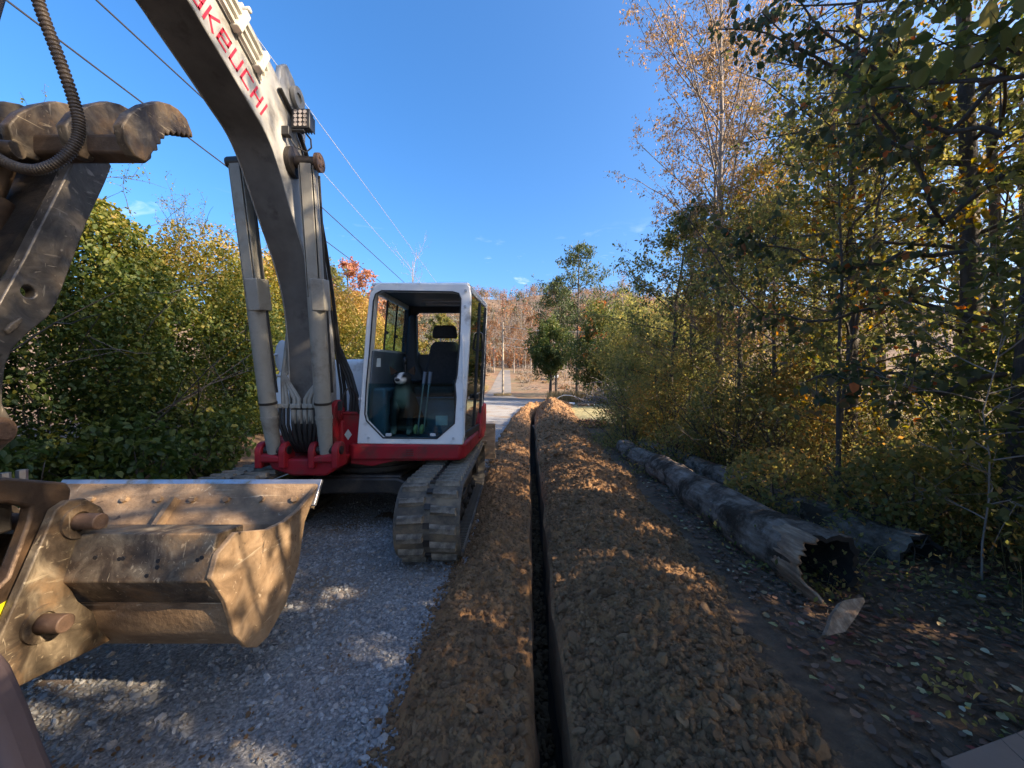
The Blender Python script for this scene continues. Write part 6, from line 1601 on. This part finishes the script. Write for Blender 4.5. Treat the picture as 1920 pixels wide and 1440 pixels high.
# grass at the back of the lawn and round the pole
def tufts(name, cx, cy, rx, ry, n, h, seed):
    r = np.random.RandomState(seed); x = cx + rx * r.uniform(-1, 1, n); y = cy + ry * r.uniform(-1, 1, n); z = gz(x, y)
    hh = h * r.uniform(.4, 1.2, n); a = r.uniform(0, 6.28, n); ln = hh * r.uniform(.1, .5, n); w = (h * .03 * r.uniform(.6, 1.4, n))[:, None]
    b = np.stack([x, y, z], 1); t = b + np.stack([np.cos(a) * ln, np.sin(a) * ln, hh], 1); a2 = r.uniform(0, 6.28, n); s = np.stack([np.cos(a2), np.sin(a2), 0 * a2], 1)
    V = np.stack([b - s * w, b + s * w, t + s * w * .2, t - s * w * .2], 1).reshape(-1, 3)
    mesh_np(name, V, np.arange(4 * n).reshape(n, 4), M['straw'], attrs=[('tint', 'FACE', np.clip(.6 + r.normal(0, .25, n), 0, 1))], kind='stuff')
def sprouts():
    r = np.random.RandomState(91); P_, T_ = [], []
    for i in range(340):
        x = 1.5 + 3.2 * r.rand() ** .7; y = 1.1 + 8.5 * r.rand() ** 1.2
        if x < trench_left(y) + np.interp(y, [1.5, 3, 6, 12], [1.45, 1.6, 1.75, 2.0]) + .1: continue
        c = np.array([x, y, float(floor_z(x, y))]); h = r.uniform(.03, .16); n = r.randint(5, 22)
        P_.append(c + r.normal(0, 1, (n, 3)) * np.array([h * .6, h * .6, 0]) + np.array([0, 0, 1]) * (h * r.rand(n))[:, None]); T_.append(np.full(n, r.uniform(.1, .8)))
    p = np.concatenate(P_); leaves('weeds', r, p, .032 * r.uniform(.5, 1.5, len(p)), np.concatenate(T_), M['leaf_olive'], None, 0, 'oval', .6, kind='stuff')
sprouts()
tufts('tall_grass', 6.5, 30.5, 3.6, 1.6, 5000, .85, 1)
tufts('grass', 4.5, 22, 1.8, 7, 9000, .07, 2)
tufts('grass', -1.15, 47.5, 1.1, .8, 900, .35, 3)
tufts('grass', -5.0, 50, 1.2, 14, 5000, .5, 4)

def scrub():
    r = np.random.RandomState(44); N = 260
    y = r.uniform(52, 112, N); x = r.uniform(-.14, .42, N) * y
    ok = (np.abs(x + 1.9) > 3.2) & ~((x > 0) & (x < 8) & (y < 62)); x, y = x[ok], y[ok]
    P_, T_ = [], []
    ln = []
    for a, b in zip(x, y):
        h = r.uniform(.5, 2.0); n = int(90 * h); c = np.array([a, b, float(gz(a, b))]); u = r.normal(0, .5, (n, 3)) * np.array([h * .7, h * .7, h * .45]); u[:, 2] = np.abs(u[:, 2])
        P_.append(c + u); T_.append(np.full(n, r.uniform(.1, .75)))
        for k in range(4):
            cc, _ = curve(r, c, (r.normal(0, .5), r.normal(0, .5), 1), h * 1.3, 4, .2); ln.append((cc, .03, .01, 3))
    p = np.concatenate(P_); leaves('scrub', r, p, .28 * r.uniform(.5, 1.3, len(p)), np.concatenate(T_) + r.normal(0, .12, len(p)), M['leaf_far'], None, 0, 'quad', .5, kind='stuff')
    tubes('scrub_stems', ln, M['pale_bark'], kind='stuff')
# utility poles and wires
M['pole'] = mat_surface('weathered_pole_wood', [(0.3, (0.28, 0.22, 0.16)), (0.7, (0.46, 0.38, 0.29))], 8, .85, stretch=(4, 4, .3))
M['wire'] = mat_plain('dark_wire', (0.03, 0.03, 0.035), .5); M['wire_pale'] = mat_plain('bright_wire', (.6, .62, .66), .35, .6)
def pole(loc, h, label, arms):
    root = empty('utility_pole', loc); tag(root, label, 'utility pole')
    MB().tube([(0, 0, -.3), (0, 0, h)], [.15, .10], 12).build('shaft', M['pole'], root)
    for z, L in arms:
        MB().box((0, -.14, z), (L, .09, .11)).build('crossarm', M['pole'], root, bevel=.01)
        for s in (-1, 1): MB().tube([(s * L * .45, -.14, z + .05), (s * L * .45, -.14, z + .2)], [.035, .02], 8).build('insulator', M['decal_pale'], root)
    MB().tube([(.12, -.12, h - 1.1), (.12, -.12, h - .9)], .06, 10).build('fitting', M['wire'], root)
pole((-1.13, 48, float(gz(-1.13, 48))), 9.1, 'pale wooden utility pole beside the lane, right of the cab', [])
pole((-7.6, 58, float(gz(-7.6, 58))), 10.6, 'utility pole hidden behind the cab, carrying the overhead wires', [(10.2, 1.8)])
def wire(pts, label, r_, mat, sag):
    a, b = np.array(pts[0], float), np.array(pts[1], float); t = np.linspace(0, 1, 40)[:, None]
    c = a + (b - a) * t; c[:, 2] -= (sag * 4 * t * (1 - t))[:, 0]
    tag(MB().tube(c, r_, 5).build('power_line', mat, None), label, 'wire', 'overhead wires')
wire([(-8.2, -30, 7.7), (-7.6, 58, 7.9)], 'lowest dark overhead wire, just over the thumb', .018, M['wire'], .25)
wire([(-7.7, -30, 8.7), (-7.6, 58, 9.1)], 'dark overhead wire meeting the cab roof beside the forked bare tree', .018, M['wire'], .3)
wire([(-7.75, -30, 10.6), (-8.3, 58, 10.75)], 'thin pale overhead wire starting beside the work lamp', .012, M['wire_pale'], .2)
wire([(-6.7, -30, 11.0), (-6.85, 58, 10.75)], 'thin pale overhead wire running alone across the middle sky', .012, M['wire_pale'], .2)
for k, (z0, x1, z1, lab) in enumerate(((8.7, 11.5, 6.0, 'top wire from the pale pole across the dark cedar'), (7.3, 11.5, 5.0, 'middle wire from the pale pole across the cedar'), (6.4, 11.5, 4.2, 'lowest wire from the pale pole across the cedar'))):
    wire([(-1.13, 47.9, z0), (x1, 31, z1)], lab, .02, M['pipe_cream'], .5)

# odds and ends by the lawn
ap = np.array([[2.75, 25.0, .45], [3.1, 25.0, .68], [3.4, 25, .78], [3.8, 25, .76], [4.3, 25, .6], [4.75, 25, .38], [5.0, 25, .12]])
tag(MB().tube(ap, .022, 8).build('plastic_pipe', M['mirror'], None), 'thin white pipe arching over the end of the spoil heap', 'pipe')
tag(MB().tube([(3.45, 26.5, .14), (4.3, 26.4, .14)], .11, 12).build('drain_pipe', M['mirror'], None), 'short grey pipe lying on the lawn below the arched pipe', 'pipe')
lw = empty('cut_log', (4.35, 25.6, .14)); tag(lw, 'short brown log with a pale sawn end lying on the lawn', 'log')
MB().tube([(0, 0, 0), (1.05, -.1, 0)], .12, 14).build('bark', M['log_wood'], lw); MB().tube([(1.05, -.1, 0), (1.09, -.1, 0)], .115, 14).build('cut_end', M['decal_pale'], lw)
def heap(name, label, cat, c, r0, n, seed, mat, hgt, kind=None):
    r = np.random.RandomState(seed); ln = []
    root = empty(name, c); tag(root, label, cat)
    for i in range(n):
        a, q = r.uniform(0, 6.28), math.sqrt(r.rand()) * r0
        p = (math.cos(a) * q, math.sin(a) * q, hgt * max(0, 1 - q / r0) * r.rand())
        d = r.normal(0, 1, 3); d[2] = abs(d[2]) * .5
        cc, _ = curve(r, p, d, r0 * r.uniform(.4, 1.0), 5, .3, (0, 0, -.5)); ln.append((cc, r0 * .014, r0 * .004, 4))
    tubes('branches', ln, M[mat], root)
    return root
heap('brush_pile', 'heap of pale cut branches on the dirt beyond the cedar', 'brush pile', (2.9, 60, float(gz(2.9, 60))), 1.6, 90, 3, 'pale_bark', .8)
heap('brush_tangle', 'tangle of bleached dead branches at the left end of the thicket', 'dead branches', (3.2, 12.6, .9), .95, 130, 4, 'pale_bark', .9)
lpile = empty('leaf_pile', (2.75, 13.4, 0)); tag(lpile, 'low heap of brown leaves and roots beside the spoil', 'leaf pile')
r_ = np.random.RandomState(6); a_ = r_.uniform(0, 6.28, 1600); q_ = np.sqrt(r_.rand(1600)) * .75
pp = np.stack([np.cos(a_) * q_ * 1.2, np.sin(a_) * q_, .30 * np.clip(1 - q_ / .75, 0, 1) ** .7 * r_.uniform(.6, 1, 1600)], 1)
leaves('heaped_leaves', r_, pp, .09 * r_.uniform(.6, 1.3, 1600), r_.rand(1600), M['leaf_litter'], lpile, 0, 'quad', .7, 1.0)
# a car far off between the trunks
M['car'] = mat_plain('silver_car_paint', (.42, .46, .5), .25, .3)
car = empty('parked_car', (8.1, 77, float(gz(8.1, 77)))); tag(car, 'small silver car parked far off behind the cedar trunk', 'car')
MB().prism_xz([(-.88, .3), (-.9, .75), (-.82, 1.0), (.82, 1.0), (.9, .75), (.88, .3)], -2.1, 2.1).build('body', M['car'], car, bevel=.12, segs=3)
MB().prism([(-1.15, .98), (-.65, 1.55), (.95, 1.58), (1.7, .98)], -.78, .78).build('cabin', M['car'], car, bevel=.1, segs=3)
MB().prism([(-1.17, 1.04), (-.75, 1.50), (-.72, 1.50), (-1.13, 1.02)], -.68, .68).build('windscreen', M['black'], car)
for s in (-1, 1):
    MB().box((s * .62, -2.1, .78), (.34, .06, .14)).build('headlight', M['lens'], car, bevel=.02)
    for y in (-1.3, 1.3): MB().tube([(s * .72, y, .32), (s * .92, y, .32)], .33, 16).build('wheel', M['black'], car)

# far hill with its autumn wood
def hz(X, Y):
    X = np.asarray(X, float); Y = np.asarray(Y, float)
    top = 80 * (.90 + .13 * fbm(X * .008 + 3, .5, 0, 3) - .10 * np.clip(np.abs(X - 25) / 160, 0, 1.5))
    yy = Y + 26 * fbm(X * .012, Y * .012, 1, 3)
    return gz(0, Y) - 1.2 + top * np.clip((yy - 135) / 215, 0, 1) ** 1.15 - 40 * sstep(360, 470, Y)
def hill():
    xs = np.linspace(-420, 420, 110); ys = np.linspace(126, 480, 70)
    X, Y = np.meshgrid(xs, ys)
    mesh_np('hill', np.stack([X, Y, hz(X, Y)], -1).reshape(-1, 3), grid_faces(70, 110), M['hill'], smooth=True, kind='structure')
M['hill'] = mat_surface('leaf_covered_slope', [(0.3, (0.12, 0.08, 0.055)), (0.7, (0.23, 0.15, 0.095))], .08, .95)
hill()
def far_wood():
    r = np.random.RandomState(13)
    N = 3000
    y = 122 + 245 * r.rand(N) ** 1.1; x = r.uniform(-.52, .58, N) * y
    lane = (np.abs(x + 2) < 6) & (y < 130); x, y = x[~lane], y[~lane]; N = len(x)
    z = hz(x, y) - .3; h = r.uniform(7, 13, N)
    zone = fbm(x * .02, y * .02, 3, 3)
    kind = np.where(zone > .35, r.choice(4, N, p=[.25, .45, .15, .15]), np.where(zone < -.4, r.choice(4, N, p=[.35, .12, .15, .38]), r.choice(4, N, p=[.60, .18, .12, .10])))
    tl_, LP, LS, LT = [], [], [], []
    for i in range(N):
        b = np.array([x[i], y[i], z[i]]); ln = r.normal(0, .3, 2); H = h[i]
        tl_.append((np.array([b, b + [ln[0] * .5, ln[1] * .5, H * .55], b + [ln[0], ln[1], H]]), .15, .04, 3))
        if kind[i] != 3:
            for k in range(5 if y[i] < 200 else 3):
                a = r.uniform(0, 6.28); s = r.uniform(.35, .8); q = b + np.array([ln[0] * s, ln[1] * s, H * s]); L = H * .32
                tl_.append((np.array([q, q + [math.cos(a) * L * .6, math.sin(a) * L * .6, L]]), .08, .02, 3))
        n = int({0: 60, 1: 85, 2: 70, 3: 100}[kind[i]] * (1 if y[i] < 200 else .6))
        u = r.normal(0, 1, (n, 3)); u /= np.linalg.norm(u, axis=1, keepdims=True); u *= r.rand(n, 1) ** .4
        w = H * (.28 if kind[i] != 3 else .2)
        LP.append(b + np.array([ln[0], ln[1], H * .62]) + u * np.array([w, w, H * .40]))
        LS.append(np.full(n, (.42 if kind[i] == 0 else .8) * (1 if y[i] < 200 else 1.35)))
        base = {0: .24, 1: .84, 2: .5, 3: .03}[kind[i]]
        LT.append(np.clip(base + r.normal(0, .05, n) + r.normal(0, .07), 0, 1))
    tubes('far_wood_trunks', tl_, M['far_bark'], kind='stuff')
    p = np.concatenate(LP); leaves('far_woods', r, p, np.concatenate(LS) * r.uniform(.6, 1.4, len(p)), np.concatenate(LT), M['leaf_far'], None, 0, 'quad', .6, kind='stuff')
M['far_bark'] = mat_plain('far_grey_bark', (.15, .132, .12), .9)
M['leaf_far'] = mat_leaf('far_autumn_leaf', [(0.0, (0.035, 0.055, 0.02)), (0.08, (0.07, 0.085, 0.03)), (0.13, (0.15, 0.115, 0.09)), (0.4, (0.20, 0.15, 0.115)), (0.6, (0.30, 0.20, 0.09)), (0.8, (0.27, 0.135, 0.068)), (1.0, (0.31, 0.115, 0.05))], .3)
far_wood()
scrub()
# a tree line of bare trunks behind the yard
for k, (x, y, h_, lab) in enumerate(((-4.5, 96, 13, 'bare tan tree left of the pole at the foot of the hill'), (0.5, 98, 12, 'bare tree just right of the pole at the foot of the hill'), (4.5, 92, 14, 'grey bare tree in front of the hill, left of the round cedar'),
                                     (9, 99, 13, 'bare tree behind the round cedar'), (-11, 92, 14, 'brown tree at the hill foot beside the cab'))):
    broadleaf('bare_tree', (x, y, float(gz(x, y)) - .2), k, lab, 'tree', 130 + k, 'leaf_brown', h_, .16, k=3, leaf=.28, tint=(.35, .25), bark='pale_bark', z0=.25, nprim=26, plen=3.2, up=.8, nsec=6, ntwig=4, twig_len=.9)

# ------------------------------------------------------------------ near edge of the picture
M['tan'] = mat_surface('plain_tan_board', [(0.3, (0.20, 0.135, 0.10)), (0.7, (0.25, 0.175, 0.13))], 6, .8, bump=.1, bump_scale=200)
a_, b_ = P(1764, 1426, 1.50), P(1990, 1341, 1.68)
bd = MB(); zt = .085
pts = [(1.611, 1.449), (2.096, 1.579), (2.58, 1.709), (2.85, .95), (1.84, .72)]
bd.prism_xy(pts, zt - .02, zt)
tag(bd.build('cardboard_sheet', M['tan'], None, bevel=.003), 'flat tan cardboard sheet, one corner showing at the lower right', 'cardboard')
M['mauve'] = mat_surface('smooth_mauve_plastic', [(0.3, (0.13, 0.088, 0.078)), (0.7, (0.165, 0.112, 0.10))], 5, .75, bump=.1, bump_scale=150, spec=.2)
fd = [(-1.9, 0.0), (-1.9, .90), (-1.50, .90), (-1.36, .86), (-1.29, .78), (-1.245, .68), (-1.20, .56), (-1.165, .48), (-1.15, .40), (-1.13, 0.0)]
tag(MB().prism_xz(fd, 0.93, 1.0).build('fender', M['mauve'], None, bevel=.02, segs=3), 'smooth mauve brown rounded fender at the lower left corner', 'fender')
